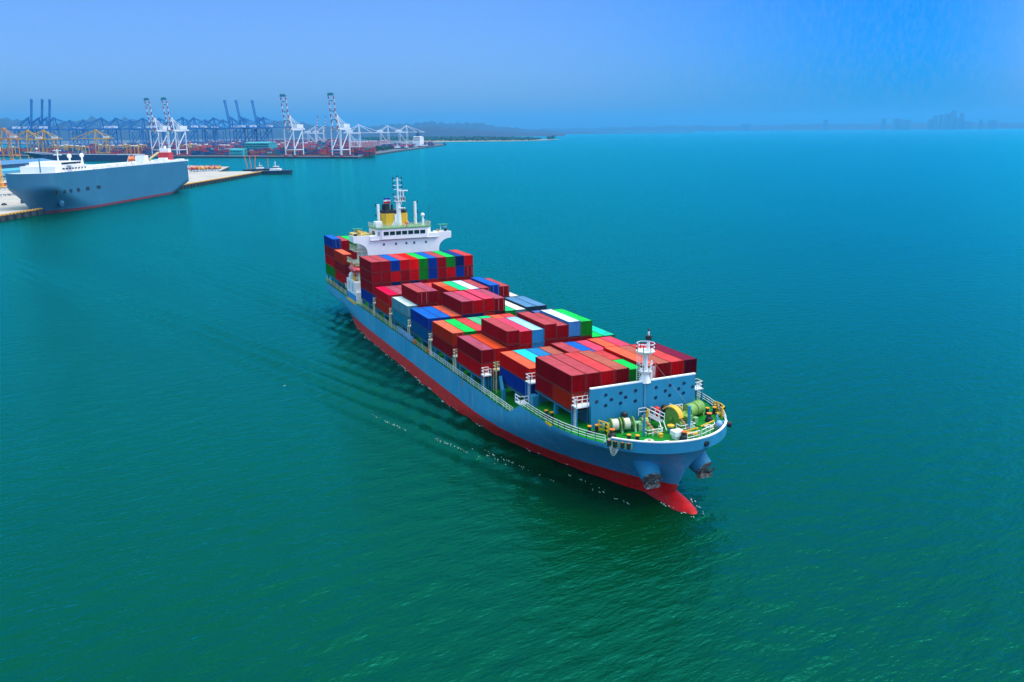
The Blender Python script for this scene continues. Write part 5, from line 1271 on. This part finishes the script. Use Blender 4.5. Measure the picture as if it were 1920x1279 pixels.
for i, (u, wd, y) in enumerate(((1398,14,236),(1547,7,230),(1655.6,6.5,229),(1681,11,229.5),(1698,11,232),(1743,7,231),(1752,7,225.5),(1761.6,4,223.5),(1772,8,223),(1784,8,218),(1796,8,229),(1801,6,222),(1813,11,235),(1837.6,5,233),(1859.5,11,234))):
    D = 19200; c = atD(u,D,0); h = (247.5-y)/FPX*D; w_ = wd/FPX*D
    o = empty("tower_building", c, RZV, f"hazy {'slender' if wd < 6 else 'broad' if wd > 9 else 'square'} tower on the far skyline, {['standing apart far left of the cluster','lone block well left of the cluster','block left of the double slab','left half of the double slab','right half of the double slab','short block at the left of the cluster','second block of the cluster','thin spire like block of the cluster','left neighbour of the tallest tower','tallest of the cluster','low block right of the tallest tower','narrow block right of the tallest tower','low block at the right of the cluster','small block right of the cluster','last wide block on the right'][i]}", "tower building", "towers on the far skyline")
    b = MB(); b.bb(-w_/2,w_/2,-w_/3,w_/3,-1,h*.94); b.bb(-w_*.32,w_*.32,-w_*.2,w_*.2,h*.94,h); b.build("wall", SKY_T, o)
    b = MB()
    for f_ in range(int(h/14)): b.bb(-w_*.46,w_*.46,-w_/3-.6,-w_/3-.1,6+14*f_,12+14*f_)
    b.build("window_band", GLASS, o)
# low wooded island
I_ = [at(690,268,1.2), at(760,267.2,1.2), at(860,265.6,1.2), at(950,264.6,1.2), at(1000,263.6,1.2), at(1050,261.2,1.2), at(1000,261,1.2), at(950,259.8,1.2), at(860,258.2,1.2), at(760,258.2,1.2), at(690,259,1.2)]
f = MB(); f.prism([(p_.x,p_.y) for p_ in I_], -1, 1.2); structure(f.build("island", mat("island_sand",(.30,.24,.15),.9)))
pts = []
for i in range(260):
    u = R.uniform(690,1000); vv = R.uniform(258.8+max(0,(u-860)*.008), 264.6-max(0,(u-840)*.009)); pts.append((at(u,vv,1.2),45,45,11 if u < 960 else 6))
clumps("mangrove", pts, 4, 9, 16, LEAF, 9, "stuff", "low dark green mangrove covering the flat island", "mangrove")
for u, h in ((1030,16),(1037,20)):
    o = clumps("tree", [(at(u,261.6,1.2),10,10,h)], 3, 6, 60, LEAF, int(u), None, f"small dark tree near the tip of the island spit, {'left' if u < 1034 else 'right'} one", "tree")
    b = MB(); c = at(u,261.6,1.2); b.cyl((c.x,c.y,1),(c.x,c.y,1+h*.7),.9,.5,6); b.build("trunk", mat("bark",(.08,.05,.03),.9) if "bark" not in bpy.data.materials else bpy.data.materials["bark"], o)

# ------------------------------------------------------------------ the hazy air
f = MB(); f.bb(-24000+CAM[0],24000+CAM[0],-24000+CAM[1],24000+CAM[1],-8,460)
hz = f.build("haze", []) if False else None
me = bpy.data.meshes.new("haze"); me.from_pydata(f.v, [], f.f)
hm_ = bpy.data.materials.new("haze_air"); hm_.use_nodes = True; n = hm_.node_tree.nodes; n.remove(n['Principled BSDF'])
pv = n.new("ShaderNodeVolumePrincipled"); pv.inputs['Color'].default_value = (.10,.52,1.0,1); pv.inputs['Density'].default_value = 7e-5; pv.inputs['Anisotropy'].default_value = .2
hm_.node_tree.links.new(pv.outputs[0], n['Material Output'].inputs['Volume']); me.materials.append(hm_)
hz = bpy.data.objects.new("haze", me); col.objects.link(hz); hz['kind'] = 'stuff'

for o in sc.objects:
    if 'label' in o and len(o['label'].split())>16: print('LONG', len(o['label'].split()), o['label'])
